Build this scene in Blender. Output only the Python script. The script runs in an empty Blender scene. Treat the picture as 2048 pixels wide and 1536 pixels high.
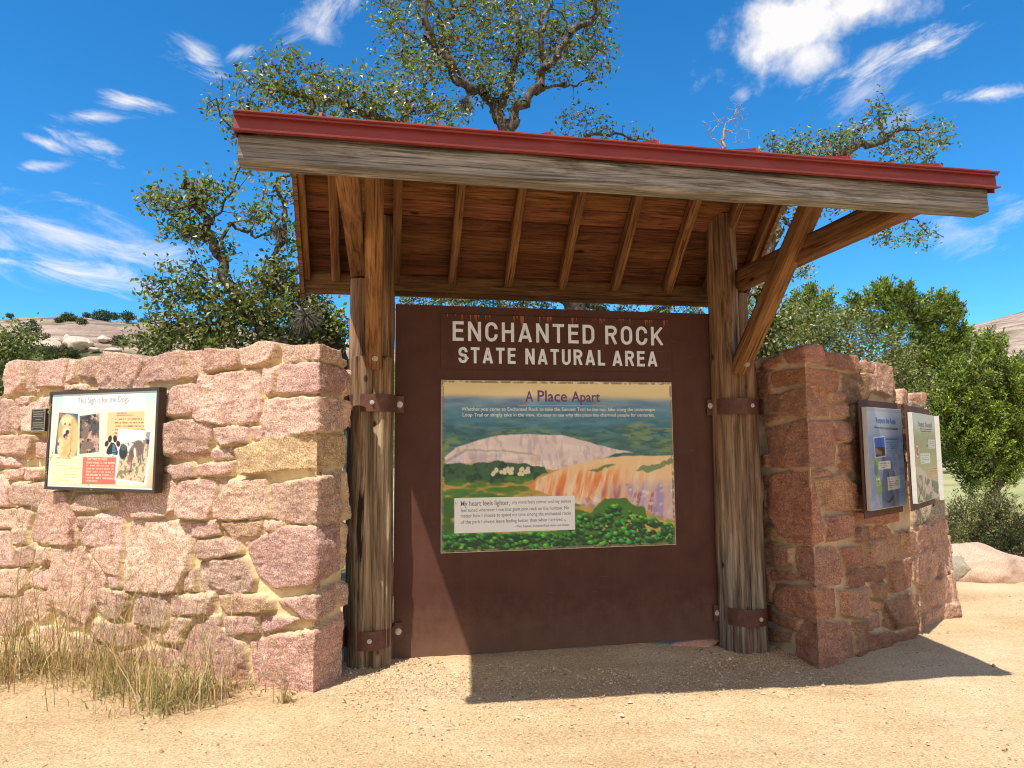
import bpy, math, random
import numpy as np
from mathutils import Vector, Matrix

# ------------------------------------------------------------------ camera
SC = bpy.context.scene
F_PX, YAW, PITCH, ROLL = 1378.461, 0.193, 0.093, -0.008
CAM = np.array([-0.118, -4.884, 1.414])
_cy, _sy, _cp, _sp = math.cos(YAW), math.sin(YAW), math.cos(PITCH), math.sin(PITCH)
FWD = np.array([_sy*_cp, _cy*_cp, _sp]); _r = np.array([_cy, -_sy, 0.0]); _u = np.cross(_r, FWD)
RGT = math.cos(ROLL)*_r + math.sin(ROLL)*_u
UPV = -math.sin(ROLL)*_r + math.cos(ROLL)*_u
cam_d = bpy.data.cameras.new('camera'); cam = bpy.data.objects.new('camera', cam_d)
SC.collection.objects.link(cam); SC.camera = cam
cam_d.sensor_width = 36; cam_d.lens = F_PX*36/2048; cam_d.clip_start = 0.05; cam_d.clip_end = 3000
cam.matrix_world = Matrix(((RGT[0], UPV[0], -FWD[0], CAM[0]), (RGT[1], UPV[1], -FWD[1], CAM[1]),
                           (RGT[2], UPV[2], -FWD[2], CAM[2]), (0, 0, 0, 1)))
# ------------------------------------------------------------------ exposure, sun, sky
SC.view_settings.view_transform = 'Standard'; SC.view_settings.look = 'None'
SC.view_settings.exposure = 0.55; SC.view_settings.gamma = 1.0
SC.cycles.filter_width = 1.1; SC.cycles.max_bounces = 8; SC.cycles.diffuse_bounces = 5
SUN_TO = Vector((-0.413, -0.445, 1.0)).normalized()
sun_d = bpy.data.lights.new('sun', 'SUN'); sun = bpy.data.objects.new('sun', sun_d)
SC.collection.objects.link(sun)
sun_d.energy = 4.6; sun_d.angle = math.radians(0.5); sun_d.color = (1.0, 0.95, 0.86)
sun.rotation_euler = (-SUN_TO).to_track_quat('-Z', 'Y').to_euler()

def ray(px, py):
    d = FWD*F_PX + RGT*(px-1024) - UPV*(py-768)
    return d/np.linalg.norm(d)
def W(px, py, y):            # measured picture point at the distance of the vertical plane y
    d = ray(px, py); return CAM + d*((y-CAM[1])/d[1])

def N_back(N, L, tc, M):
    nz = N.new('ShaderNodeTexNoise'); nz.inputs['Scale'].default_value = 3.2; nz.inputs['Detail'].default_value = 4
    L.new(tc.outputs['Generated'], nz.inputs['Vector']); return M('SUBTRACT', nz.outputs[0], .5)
def build_world():
    w = bpy.data.worlds.new('World'); SC.world = w; w.use_nodes = True
    nt = w.node_tree; N = nt.nodes; L = nt.links; N.clear()
    out = N.new('ShaderNodeOutputWorld'); bg = N.new('ShaderNodeBackground')
    L.new(bg.outputs[0], out.inputs[0])
    sky = N.new('ShaderNodeTexSky'); sky.sky_type = 'NISHITA'; sky.sun_disc = False
    sky.sun_elevation = math.asin(SUN_TO.z); sky.sun_rotation = math.atan2(SUN_TO.x, SUN_TO.y)
    sky.altitude = 400; sky.air_density = 1.0; sky.dust_density = 0.0; sky.ozone_density = 1.0
    hs = N.new('ShaderNodeHueSaturation'); hs.inputs['Saturation'].default_value = 1.12
    hs.inputs['Value'].default_value = 1.0
    mul = N.new('ShaderNodeMix'); mul.data_type = 'RGBA'; mul.blend_type = 'MULTIPLY'; mul.inputs[0].default_value = 1
    mul.inputs[7].default_value = (.82, 1.42, 1.84, 1)
    L.new(sky.outputs[0], mul.inputs[6]); L.new(mul.outputs[2], hs.inputs['Color'])
    tc = N.new('ShaderNodeTexCoord')
    def M(op, a, b=None, c=None, clamp=False):
        n = N.new('ShaderNodeMath'); n.operation = op; n.use_clamp = clamp
        for i, v in enumerate((a, b, c)):
            if v is None: continue
            if isinstance(v, (int, float)): n.inputs[i].default_value = v
            else: L.new(v, n.inputs[i])
        return n.outputs[0]
    def dot(v):
        n = N.new('ShaderNodeVectorMath'); n.operation = 'DOT_PRODUCT'
        L.new(tc.outputs['Generated'], n.inputs[0]); n.inputs[1].default_value = tuple(float(q) for q in v)
        return n.outputs['Value']
    # a flat cloud layer high up: every cloud is a patch round a direction of the sky, broken up by wind-drawn noise
    def smooth(x, a, b):
        n = N.new('ShaderNodeMapRange'); n.interpolation_type = 'SMOOTHSTEP'
        L.new(x, n.inputs[0]); n.inputs[1].default_value = a; n.inputs[2].default_value = b
        return n.outputs[0]
    # (centre px, centre py, half length, half width, tilt deg, density, wispy?)
    clouds = [(1580, 60, 150, 88, 22, 1.25, 0), (1720, 15, 120, 55, 10, 1.1, 0), (1620, 110, 75, 50, 0, 1.0, 0),
              (1840, 100, 215, 34, 27, .95, 1), (1740, 185, 95, 60, -20, .38, 1), (1985, 187, 75, 15, 8, .9, 1),
              (655, 5, 105, 48, 35, .8, 1), (640, 62, 26, 34, 80, .55, 2), (405, 115, 62, 30, -20, .95, 2), (480, 105, 34, 12, 20, .6, 1),
              (110, 475, 330, 75, -8, .62, 2), (150, 545, 300, 48, -5, .75, 2), (260, 205, 62, 16, -5, .8, 2), (185, 235, 70, 17, 0, .85, 2),
              (215, 300, 80, 22, -24, .9, 2), (60, 335, 62, 12, 5, .6, 2), (92, 285, 34, 10, -25, .75, 2), (200, 368, 40, 8, -5, .4, 2),
              (1900, 455, 90, 45, -30, .40, 1), (2015, 420, 50, 40, 30, .50, 1), (1485, 190, 22, 26, 60, .55, 1)]
    zz0 = M('MAXIMUM', dot((0, 0, 1)), .06)
    cx = dot(ray(1024, 300)); cx = M('MAXIMUM', cx, .05)
    e1 = RGT; e2 = np.cross(RGT, ray(1024, 300))
    hx = M('DIVIDE', dot(e1), cx); hy = M('DIVIDE', dot(e2), cx)
    def noise(rot, sx, sy, sc, detail, rough, dist):
        c, sn = math.cos(math.radians(rot)), math.sin(math.radians(rot))
        X = M('ADD', M('MULTIPLY', hx, c*sx), M('MULTIPLY', hy, sn*sx)); Y = M('ADD', M('MULTIPLY', hx, -sn*sy), M('MULTIPLY', hy, c*sy))
        cmb = N.new('ShaderNodeCombineXYZ'); L.new(X, cmb.inputs[0]); L.new(Y, cmb.inputs[1]); cmb.inputs[2].default_value = rot*.13+3
        nz = N.new('ShaderNodeTexNoise'); nz.inputs['Scale'].default_value = sc; nz.inputs['Detail'].default_value = detail
        nz.inputs['Roughness'].default_value = rough; nz.inputs['Distortion'].default_value = dist
        L.new(cmb.outputs[0], nz.inputs['Vector']); return M('SUBTRACT', nz.outputs[0], .5)
    NZ = [noise(0, 1, 1, 11, 7, .62, .1), noise(27, .33, 1, 26, 7, .66, .5), noise(-14, .30, 1, 24, 7, .66, .6)]
    total = None
    for (px, py, a, b, tilt, dens, wi) in clouds:
        c = ray(px, py); e1 = ray(px+1, py); e1 = e1 - c*(e1@c); e1 /= np.linalg.norm(e1)
        e2 = np.cross(e1, c); e2 = -e2 if e2[2] < 0 else e2; e2 /= np.linalg.norm(e2)
        t = math.radians(tilt); A = e1*math.cos(t)+e2*math.sin(t); B = -e1*math.sin(t)+e2*math.cos(t)
        zz = dot(c); zc = M('MAXIMUM', zz, .05)
        k = 1378.0/np.linalg.norm([1378, px-1024, py-768])
        x = M('DIVIDE', dot(A/(a/F_PX*k*1.12)), zc); y = M('DIVIDE', dot(B/(b/F_PX*k*1.12)), zc)
        r2 = M('SQRT', M('ADD', M('MULTIPLY', x, x), M('MULTIPLY', y, y)))
        w = 4.4 if wi else 2.3
        body = M('ADD', M('SUBTRACT', 1.0, r2), M('MULTIPLY', NZ[wi], w))
        m = smooth(body, .10 if wi else -.05, 1.9 if wi else .95)
        m = M('MULTIPLY', M('MULTIPLY', m, smooth(M('SUBTRACT', 1.8, r2), 0, .8)), dens*(1.25 if wi else 1))
        total = m if total is None else M('MAXIMUM', total, m)
    # invented cloud bank behind the camera, out of view, added to brighten the shade
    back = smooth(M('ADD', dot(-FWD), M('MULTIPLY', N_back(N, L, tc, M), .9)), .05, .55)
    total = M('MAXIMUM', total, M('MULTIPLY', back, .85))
    total = M('MINIMUM', total, .97)
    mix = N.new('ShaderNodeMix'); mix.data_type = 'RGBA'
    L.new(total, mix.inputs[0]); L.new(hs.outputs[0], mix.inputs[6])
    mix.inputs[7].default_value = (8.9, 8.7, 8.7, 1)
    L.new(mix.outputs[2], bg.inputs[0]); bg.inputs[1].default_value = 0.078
build_world()
SC.world.cycles.sampling_method = 'MANUAL'; SC.world.cycles.sample_map_resolution = 256

# ------------------------------------------------------------------ small helpers
rng = np.random.default_rng(7); random.seed(7)
def _hash(ix, iy, iz, seed):
    h = (ix.astype(np.int64)*374761393 + iy.astype(np.int64)*668265263 + iz.astype(np.int64)*2147483647 + seed*974634777) & 0xffffffff
    h = ((h ^ (h >> 13))*1274126177) & 0xffffffff
    h = ((h ^ (h >> 16))*2246822519) & 0xffffffff
    return ((h ^ (h >> 15)) & 0xffffff)/float(0xffffff)
def vnoise(x, y, z=None, seed=0):
    x = np.asarray(x, float); y = np.asarray(y, float); z = np.zeros_like(x) if z is None else np.asarray(z, float)+x*0
    ix, iy, iz = np.floor(x), np.floor(y), np.floor(z)
    fx, fy, fz = x-ix, y-iy, z-iz
    fx, fy, fz = [t*t*(3-2*t) for t in (fx, fy, fz)]
    r = 0
    for dx in (0, 1):
        for dy in (0, 1):
            for dz in (0, 1):
                w = (fx if dx else 1-fx)*(fy if dy else 1-fy)*(fz if dz else 1-fz)
                r = r + w*_hash(ix+dx, iy+dy, iz+dz, seed)
    return r*2-1
def fbm(x, y, z=None, seed=0, oct=4, gain=.5):
    s = 0; a = 1; t = 0
    for o in range(oct):
        k = 2.03**o
        s = s + a*vnoise(np.asarray(x)*k, np.asarray(y)*k, None if z is None else np.asarray(z)*k, seed+o*17); t += a; a *= gain
    return s/t
def sstep(x, a, b):
    t = np.clip((x-a)/(b-a), 0, 1); return t*t*(3-2*t)
def lin(c):
    c = np.asarray(c, float)/255.0
    return np.where(c <= .04045, c/12.92, ((c+.055)/1.055)**2.4)

COL = SC.collection
def tag(o, label=None, cat=None, group=None, kind=None):
    if label: o['label'] = label
    if cat: o['category'] = cat
    if group: o['group'] = group
    if kind: o['kind'] = kind
    return o
def empty(name, loc, label, cat, group=None):
    o = bpy.data.objects.new(name, None); COL.objects.link(o); o.location = loc; o.empty_display_size = .1
    return tag(o, label, cat, group)
def link(name, me, mat=None, parent=None):
    o = bpy.data.objects.new(name, me); COL.objects.link(o)
    if mat is not None: me.materials.append(mat)
    if parent is not None:
        o.parent = parent; pm = parent.matrix_basis
        if parent.parent is not None: pm = parent.parent.matrix_basis @ pm
        o.matrix_basis = pm.inverted() @ o.matrix_basis if False else Matrix.Identity(4)
        o.matrix_parent_inverse = world_of(parent).inverted()
    return o
def world_of(o):
    m = Matrix.LocRotScale(o.location, o.rotation_euler, o.scale)
    if o.parent is not None: m = world_of(o.parent) @ o.matrix_parent_inverse @ m
    return m
def mesh(name, V, Fc, smooth=False, col=None, attrs=None):
    """V (n,3) floats; Fc (m,k) index array or list of index arrays of equal width"""
    me = bpy.data.meshes.new(name); V = np.asarray(V, np.float32)
    Fl = [np.asarray(f, np.int32) for f in (Fc if isinstance(Fc, list) else [Fc]) if len(f)]
    me.vertices.add(len(V)); me.vertices.foreach_set('co', V.ravel())
    nl = sum(f.size for f in Fl); npoly = sum(len(f) for f in Fl)
    me.loops.add(nl); me.polygons.add(npoly)
    me.loops.foreach_set('vertex_index', np.concatenate([f.ravel() for f in Fl]))
    st = []; s = 0
    for f in Fl:
        st.append(s+np.arange(len(f))*f.shape[1]); s += f.size
    me.polygons.foreach_set('loop_start', np.concatenate(st).astype(np.int32))
    me.polygons.foreach_set('use_smooth', np.full(npoly, bool(smooth)))
    me.update(calc_edges=True)
    if col is not None:
        a = me.color_attributes.new('tint', 'FLOAT_COLOR', 'POINT'); c = np.ones((len(V), 4), np.float32); c[:, :3] = col
        a.data.foreach_set('color', c.ravel())
    for k, v in (attrs or {}).items():
        a = me.attributes.new(k, 'FLOAT', 'POINT'); a.data.foreach_set('value', np.asarray(v, np.float32).ravel())
    return me
def grid_faces(nu, nv, off=0):
    i, j = np.meshgrid(np.arange(nu-1), np.arange(nv-1), indexing='ij'); a = (i*nv+j).ravel()+off
    return np.stack([a, a+nv, a+nv+1, a+1], 1)
BOXF = np.array([[0, 3, 2, 1], [4, 5, 6, 7], [0, 1, 5, 4], [1, 2, 6, 5], [2, 3, 7, 6], [3, 0, 4, 7]])
class MB:
    """collects shapes, links them as ONE mesh"""
    def __init__(s): s.V = []; s.F = {}; s.C = []; s.n = 0
    def add(s, V, F, c=None):
        V = np.asarray(V, float); F = np.asarray(F)
        s.V.append(V); s.F.setdefault(F.shape[1], []).append(F+s.n); s.n += len(V)
        s.C.append(np.tile(np.ones(3) if c is None else np.asarray(c, float), (len(V), 1)) if c is None or np.ndim(c) == 1 else c)
    def hexa(s, P, c=None): s.add(P, BOXF, c)      # 8 corners: bottom ring ccw, top ring
    def box(s, x0, x1, y0, y1, z0, z1, c=None):
        s.hexa([(x0, y0, z0), (x1, y0, z0), (x1, y1, z0), (x0, y1, z0), (x0, y0, z1), (x1, y0, z1), (x1, y1, z1), (x0, y1, z1)], c)
    def prism(s, ring, z0, z1, c=None):
        n = len(ring); V = [(x, y, z0) for x, y in ring]+[(x, y, z1) for x, y in ring]
        s.add(V, [[i, (i+1) % n, n+(i+1) % n, n+i] for i in range(n)], c); s.n -= 2*n; s.F.setdefault(n, [])
        s.F[n].append(np.array([list(range(n))[::-1], list(range(n, 2*n))])+s.n); s.n += 2*n
    def build(s, name, mat, parent=None, smooth=False, bevel=0):
        me = mesh(name, np.concatenate(s.V), [np.concatenate(f) for f in s.F.values()], smooth, np.concatenate(s.C))
        if bevel:
            import bmesh
            bm = bmesh.new(); bm.from_mesh(me)
            bmesh.ops.bevel(bm, geom=[e for e in bm.edges if e.is_manifold and e.calc_face_angle(0) > .5], offset=bevel, segments=2, affect='EDGES', profile=.6)
            bm.to_mesh(me); bm.free()
        return link(name, me, mat, parent)

# ------------------------------------------------------------------ materials
def mat(name, fn, rough=.8, spec=.3):
    m = bpy.data.materials.new(name); m.use_nodes = True; nt = m.node_tree
    p = nt.nodes['Principled BSDF']; p.inputs['Roughness'].default_value = rough
    p.inputs['Specular IOR Level'].default_value = spec
    fn(G(nt), p); return m
class G:
    def __init__(s, nt): s.nt = nt
    def n(s, t, **kw):
        nd = s.nt.nodes.new('ShaderNode'+t)
        for k, v in kw.items():
            k2 = k.replace('_', ' ')
            sock = next((i for i in nd.inputs if i.name.lower() == k2.lower() and i.enabled), None)
            if sock is None: setattr(nd, k, v)
            elif hasattr(v, 'is_output'): s.nt.links.new(v, sock)
            else: sock.default_value = v
        return nd
    def l(s, a, b): s.nt.links.new(a, b)
    def coord(s, scale=(1, 1, 1), kind='Object', rot=(0, 0, 0)):
        t = s.n('TexCoord'); mp = s.n('Mapping'); s.l(t.outputs[kind], mp.inputs[0])
        mp.inputs['Scale'].default_value = scale; mp.inputs['Rotation'].default_value = rot; return mp.outputs[0]
    def noise(s, vec, scale, detail=4, rough=.55, dist=0):
        nd = s.n('TexNoise', Vector=vec, Scale=scale, Detail=detail, Roughness=rough, Distortion=dist); return nd.outputs['Fac']
    def ramp(s, fac, stops):
        nd = s.n('ValToRGB'); s.l(fac, nd.inputs[0]); cr = nd.color_ramp
        while len(cr.elements) < len(stops): cr.elements.new(.5)
        for e, (p, c) in zip(cr.elements, stops):
            e.position = p; e.color = (*(c if np.ndim(c) else (c, c, c)), 1)
        return nd.outputs[0]
    def mixc(s, fac, a, b, mode='MIX'):
        nd = s.nt.nodes.new('ShaderNodeMix'); nd.data_type = 'RGBA'; nd.blend_type = mode
        for i, v in ((0, fac), (6, a), (7, b)):
            if hasattr(v, 'is_output'): s.l(v, nd.inputs[i])
            elif i == 0: nd.inputs[0].default_value = v
            else: nd.inputs[i].default_value = (*v, 1)
        return nd.outputs[2]
    def math(s, op, a, b=0.0, clamp=False):
        nd = s.nt.nodes.new('ShaderNodeMath'); nd.operation = op; nd.use_clamp = clamp
        for i, v in ((0, a), (1, b)):
            if hasattr(v, 'is_output'): s.l(v, nd.inputs[i])
            else: nd.inputs[i].default_value = v
        return nd.outputs[0]
    def attr(s, name): 
        nd = s.n('Attribute'); nd.attribute_name = name; return nd
    def bump(s, p, h, strength, dist=.01, prev=None):
        nd = s.n('Bump', Strength=strength, Distance=dist, Height=h)
        if prev is not None: s.l(prev, nd.inputs['Normal'])
        s.l(nd.outputs[0], p.inputs['Normal']); return nd.outputs[0]

def m_stone(g, p):
    v = g.coord(); t = g.attr('tint').outputs['Color']; isst = g.attr('stone').outputs['Fac']
    f1 = g.noise(v, 130, 3, .7); f2 = g.noise(v, 300, 2, .6); big = g.noise(v, 7, 5, .6)
    speck = g.ramp(f1, [(.35, .30), (.46, .86), (.55, 1.05), (.66, 1.65)])
    speck = g.mixc(isst, (1, 1, 1), speck)
    c = g.mixc(1, t, speck, 'MULTIPLY')
    c = g.mixc(1, c, g.ramp(big, [(.3, (.80, .74, .70)), (.5, (1, 1, 1)), (.7, (1.12, 1.12, 1.06))]), 'MULTIPLY')
    strat = g.noise(g.coord((9, 9, 46), rot=(.12, .2, 0)), 1.0, 4, .6, .5)
    c = g.mixc(g.math('MULTIPLY', isst, .9), c, g.mixc(1, c, g.ramp(strat, [(.3, (.70, .66, .64)), (.46, (.98, .98, .98)), (.62, (1.16, 1.16, 1.14))]), 'MULTIPLY'))
    vor = g.n('TexVoronoi', Vector=v, Scale=95.0); cr = g.ramp(vor.outputs['Distance'], [(.12, 1.28), (.4, 1.0), (.7, .72)])
    c = g.mixc(g.math('MULTIPLY', isst, .4), c, g.mixc(1, c, cr, 'MULTIPLY'))
    lich = g.math('MULTIPLY', g.ramp(g.noise(v, 13, 6, .75), [(.64, 0), (.70, .7)]), isst); c = g.mixc(lich, c, (.52, .47, .42))
    dkp = g.math('MULTIPLY', g.ramp(g.noise(v, 9, 6, .7), [(.27, .55), (.35, 0)]), isst); c = g.mixc(dkp, c, (.18, .11, .085))
    red = g.ramp(g.noise(v, 22, 4, .6), [(.52, 0), (.68, .5)])
    c = g.mixc(g.math('MULTIPLY', red, isst), c, (.30, .15, .12), 'MIX')
    g.l(c, p.inputs['Base Color'])
    b = g.bump(p, f1, .8, .007); g.bump(p, g.noise(v, 34, 6, .72), .85, .018, b)
M_STONE = mat('granite_masonry', m_stone, .85, .25)

def wood(name, a, b, c, dark, axis, fine=1.0, grey=None, strips=1.0, rough=.75, tilt=0):
    """grain along axis; a,b,c light..dark tones"""
    def fn(g, p):
        k = [38*fine, 38*fine, 38*fine]; k[axis] = 1.6
        def co(sc):
            if not tilt: return g.coord(tuple(sc))
            a0 = g.coord((1, 1, 1), rot=(math.radians(tilt), 0, 0)); mp = g.n('Mapping'); g.l(a0, mp.inputs[0]); mp.inputs['Scale'].default_value = tuple(sc); return mp.outputs[0]
        v = co(k); k2 = [9*fine]*3; k2[axis] = .9; v2 = co(k2)
        warp = g.noise(v2, 1.0, 4, .6, 1.2)
        nd = g.nt.nodes.new('ShaderNodeVectorMath'); nd.operation = 'ADD'; g.l(v, nd.inputs[0])
        sc = g.nt.nodes.new('ShaderNodeVectorMath'); sc.operation = 'SCALE'; g.l(g.n('TexNoise', Vector=v2, Scale=.7, Detail=2.0).outputs['Color'], sc.inputs[0]); sc.inputs['Scale'].default_value = 9
        g.l(sc.outputs[0], nd.inputs[1])
        gr = g.noise(nd.outputs[0], 1.0, 8, .68)
        col = g.ramp(gr, [(.30, dark), (.42, c), (.52, b), (.66, a)])
        col = g.mixc(g.ramp(warp, [(.35, 0), (.7, .8)]), col, c, 'MIX')
        kf = [150*fine]*3; kf[axis] = 3.2; fl = g.noise(co(kf), 1.0, 3, .6)
        col = g.mixc(1, col, g.ramp(fl, [(.34, .35), (.44, .9), (.6, 1.12)]), 'MULTIPLY')
        kc = [22*fine]*3; kc[axis] = .55; ck = g.noise(co(kc), 1.0, 5, .7, .3)
        col = g.mixc(g.ramp(ck, [(.315, 1), (.345, 0)]), col, tuple(np.array(dark)*.5))
        t = g.attr('tint').outputs['Color']
        col = g.mixc(1, col, t, 'MULTIPLY')
        if grey is not None:
            gm = g.ramp(g.noise(g.coord((3, 3, 3) if axis != 2 else (6, 6, 1.3)), 1.0, 5, .6), grey[0])
            col = g.mixc(gm, col, g.mixc(gr, grey[1], grey[2]))
        vk = g.n('TexVoronoi', Vector=g.coord(tuple(3.2 if i != axis else 1.1 for i in range(3))), Scale=1.3)
        kn = g.ramp(vk.outputs['Distance'], [(.035, 1), (.075, 0)])
        col = g.mixc(kn, col, tuple(np.array(dark)*.6))
        g.l(col, p.inputs['Base Color'])
        b0 = g.bump(p, gr, .6*strips, .004); g.bump(p, ck, .9, .010, b0)
    return mat(name, fn, rough, .1)
_tan, _or, _br, _dk = (.50, .30, .135), (.34, .165, .062), (.20, .09, .036), (.07, .032, .016)
M_BEAM = wood('weathered_grey_beam', (.46, .43, .39), (.29, .265, .235), (.14, .125, .105), (.04, .034, .028), 0, 1.15, strips=1.8)
M_LOG = wood('log_wood', (.52, .36, .19), (.35, .21, .10), (.20, .115, .055), (.055, .035, .022), 2, .8,
             grey=([(.46, 0), (.60, .75)], (.14, .12, .10), (.34, .30, .26)), strips=1.6)
M_LOGU = wood('log_wood_sheltered', (.36, .185, .075), (.27, .13, .05), (.18, .085, .034), (.08, .036, .018), 2, .7, strips=1.3)
M_BRACE = wood('brace_wood', (.38, .205, .09), (.29, .145, .058), (.18, .085, .034), (.06, .03, .016), 2, .9, strips=1.6, tilt=-46)
M_SAWN = wood('sawn_timber', (.29, .15, .064), (.215, .104, .042), (.135, .062, .027), (.055, .026, .014), 1, .8)
M_RAFT = wood('rafter_timber', (.29, .15, .064), (.215, .104, .042), (.135, .062, .027), (.055, .026, .014), 1, .8, tilt=44)
M_SOFFIT = wood('soffit_boards', (.27, .115, .048), (.19, .075, .032), (.115, .047, .021), (.04, .018, .010), 0, .75)
M_EAVE = wood('eave_board_wood', (.30, .17, .08), (.22, .12, .055), (.14, .075, .036), (.06, .03, .016), 0, .7)

def m_red(g, p):
    v = g.coord(); c = g.ramp(g.noise(v, 5, 5, .6), [(.3, (.185, .027, .023)), (.7, (.235, .036, .030))])
    dust = g.ramp(g.noise(g.coord((2, 30, 30)), 2, 4), [(.55, 0), (.75, .35)])
    g.l(g.mixc(dust, c, (.36, .13, .11)), p.inputs['Base Color']); g.bump(p, g.noise(v, 9, 3), .15, .01)
M_RED = mat('red_painted_steel', m_red, .5, .3)
def m_brown(g, p):
    v = g.coord(); c = g.ramp(g.noise(v, 3.5, 6, .65), [(.3, (.066, .026, .018)), (.7, (.094, .037, .024))])
    c = g.mixc(g.ramp(g.noise(g.coord((14, 14, 2.2)), 1.2, 5, .6), [(.55, 0), (.8, .3)]), c, (.15, .065, .04))
    sp = g.ramp(g.noise(v, 90, 2, .8), [(.73, 0), (.78, .55)])
    sep = g.n('SeparateXYZ'); g.l(g.coord(), sep.inputs[0])
    mz = g.n('MapRange'); g.l(g.math('SUBTRACT', sep.outputs[2], g.math('MULTIPLY', g.noise(v, 9, 5, .7), .5)), mz.inputs[0]); mz.inputs[1].default_value = .12; mz.inputs[2].default_value = -.24
    c = g.mixc(g.math('MULTIPLY', mz.outputs[0], .32), c, (.26, .15, .09))      # splashed dust along the foot
    scr = g.ramp(g.noise(g.coord((3, 60, 60), rot=(0, .5, 0)), 2.2, 3, .5), [(.70, 0), (.72, .35)])
    c = g.mixc(g.math('MULTIPLY', scr, g.ramp(g.noise(v, 1.3, 2), [(.5, 0), (.6, 1)])), c, (.22, .13, .10))
    g.l(g.mixc(sp, c, (.26, .16, .12)), p.inputs['Base Color']); g.bump(p, g.noise(v, 240, 2), .22, .002)
    g.l(g.ramp(g.noise(v, 6, 4), [(.3, .52), (.7, .74)]), p.inputs['Roughness'])
M_BROWN = mat('brown_painted_steel', m_brown, .5, .22)
def m_rust(g, p):
    v = g.coord(); c = g.ramp(g.noise(v, 14, 6, .7), [(.3, (.075, .030, .022)), (.55, (.12, .048, .030)), (.75, (.20, .085, .045))])
    g.l(c, p.inputs['Base Color']); g.bump(p, g.noise(v, 160, 3), .3, .002)
M_RUST = mat('rusty_brown_strap', m_rust, .6, .35)
def m_letter(g, p):
    v = g.coord(); t = g.ramp(g.noise(g.coord((40, 40, 3)), 1.6, 4, .7), [(.2, (.50, .53, .56)), (.5, (.74, .79, .86)), (.8, (.84, .90, .97))])
    rust = g.ramp(g.noise(g.coord((60, 60, 14)), 1, 3), [(.66, 0), (.72, .8)])
    g.l(g.mixc(rust, t, (.42, .20, .10)), p.inputs['Base Color'])
M_LETTER = mat('weathered_white_lettering', m_letter, .5, .4)
def m_bolt(g, p):
    p.inputs['Metallic'].default_value = .5
    g.l(g.ramp(g.noise(g.coord(), 80, 3), [(.3, (.40, .38, .34)), (.7, (.62, .60, .55))]), p.inputs['Base Color'])
M_BOLT = mat('galvanised_bolt', m_bolt, .45, .5)
def m_pic(g, p):
    g.l(g.attr('tint').outputs['Color'], p.inputs['Base Color']); p.inputs['Coat Weight'].default_value = .15
M_PIC = mat('printed_sign_face', m_pic, .45, .35)
def plain(name, c, rough=.6, var=.12, sc=20):
    def fn(g, p):
        c2 = tuple(x*(1-var) for x in c); g.l(g.ramp(g.noise(g.coord(), sc, 4), [(.35, c2), (.65, c)]), p.inputs['Base Color'])
    return mat(name, fn, rough)
M_FRAME = plain('dark_bronze_frame', (.050, .038, .030), .4)
M_ALU = plain('pale_aluminium_edge', (.52, .50, .46), .45)
M_WHITE = plain('white_print', (.82, .82, .80), .6, .04)
M_PURPLE = plain('purple_print', (.17, .07, .19), .6)
M_INK = plain('grey_ink', (.24, .21, .24), .6)
M_BLUEINK = plain('blue_ink', (.10, .12, .34), .6)
M_DARKINK = plain('dark_ink', (.07, .08, .10), .6)
M_PALEINK = plain('faded_ink', (.42, .38, .36), .6)
M_CREAMINK = plain('cream_ink', (.90, .66, .52), .6)

def m_ground(g, p):
    v = g.coord(); fine = g.noise(v, 70, 4, .75); vf = g.noise(v, 190, 3, .7); big = g.noise(v, .8, 5, .6)
    c = g.ramp(big, [(.3, (.54, .37, .20)), (.52, (.62, .44, .25)), (.72, (.67, .50, .32))])
    c = g.mixc(1, c, g.ramp(fine, [(.3, (.62, .58, .54)), (.46, (.98, .97, .96)), (.66, (1.18, 1.2, 1.24))]), 'MULTIPLY')
    c = g.mixc(1, c, g.ramp(vf, [(.32, .72), (.5, 1.0), (.68, 1.15)]), 'MULTIPLY')
    trk = g.noise(g.coord((.55, 2.2, 1), rot=(0, 0, .12)), 1.0, 5, .6, .6)
    c = g.mixc(1, c, g.ramp(trk, [(.32, (.86, .83, .80)), (.5, (1, 1, 1)), (.68, (1.07, 1.08, 1.10))]), 'MULTIPLY')
    spk = g.n('TexVoronoi', Vector=v, Scale=85.0); c = g.mixc(.55, c, g.mixc(1, c, g.ramp(spk.outputs['Distance'], [(.15, 1.22), (.45, 1.0), (.75, .62)]), 'MULTIPLY'))
    gm = g.attr('grass').outputs['Fac']; dm = g.attr('meadow').outputs['Fac']
    gr = g.ramp(g.noise(v, 3.0, 6, .7), [(.3, (.10, .12, .03)), (.5, (.24, .22, .09)), (.7, (.36, .27, .16))])
    me = g.ramp(g.noise(v, .25, 6, .6), [(.3, (.20, .21, .07)), (.55, (.36, .35, .16)), (.75, (.42, .34, .20))])
    c = g.mixc(gm, c, gr); c = g.mixc(dm, c, me)
    g.l(c, p.inputs['Base Color'])
    b = g.bump(p, fine, .8, .010); b = g.bump(p, vf, .6, .005, b); g.bump(p, g.noise(v, 22, 3), .4, .012, b)
M_GROUND = mat('sandy_gravel', m_ground, .95, .1)
def m_tint(sc=60, lo=.75, hi=1.2, bs=.4):
    def fn(g, p):
        v = g.coord(); n = g.noise(v, sc, 4, .7)
        g.l(g.mixc(1, g.attr('tint').outputs['Color'], g.ramp(n, [(.3, lo), (.7, hi)]), 'MULTIPLY'), p.inputs['Base Color'])
        g.bump(p, n, bs, .01)
    return fn
M_PEBBLE = mat('pebble_stone', m_tint(90), .9, .2)
M_BOULDER = mat('boulder_granite', m_tint(70, .62, 1.3, .6), .9, .2)
M_CMU = mat('concrete_block', m_tint(120, .75, 1.15, .4), .9, .2)
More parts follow.
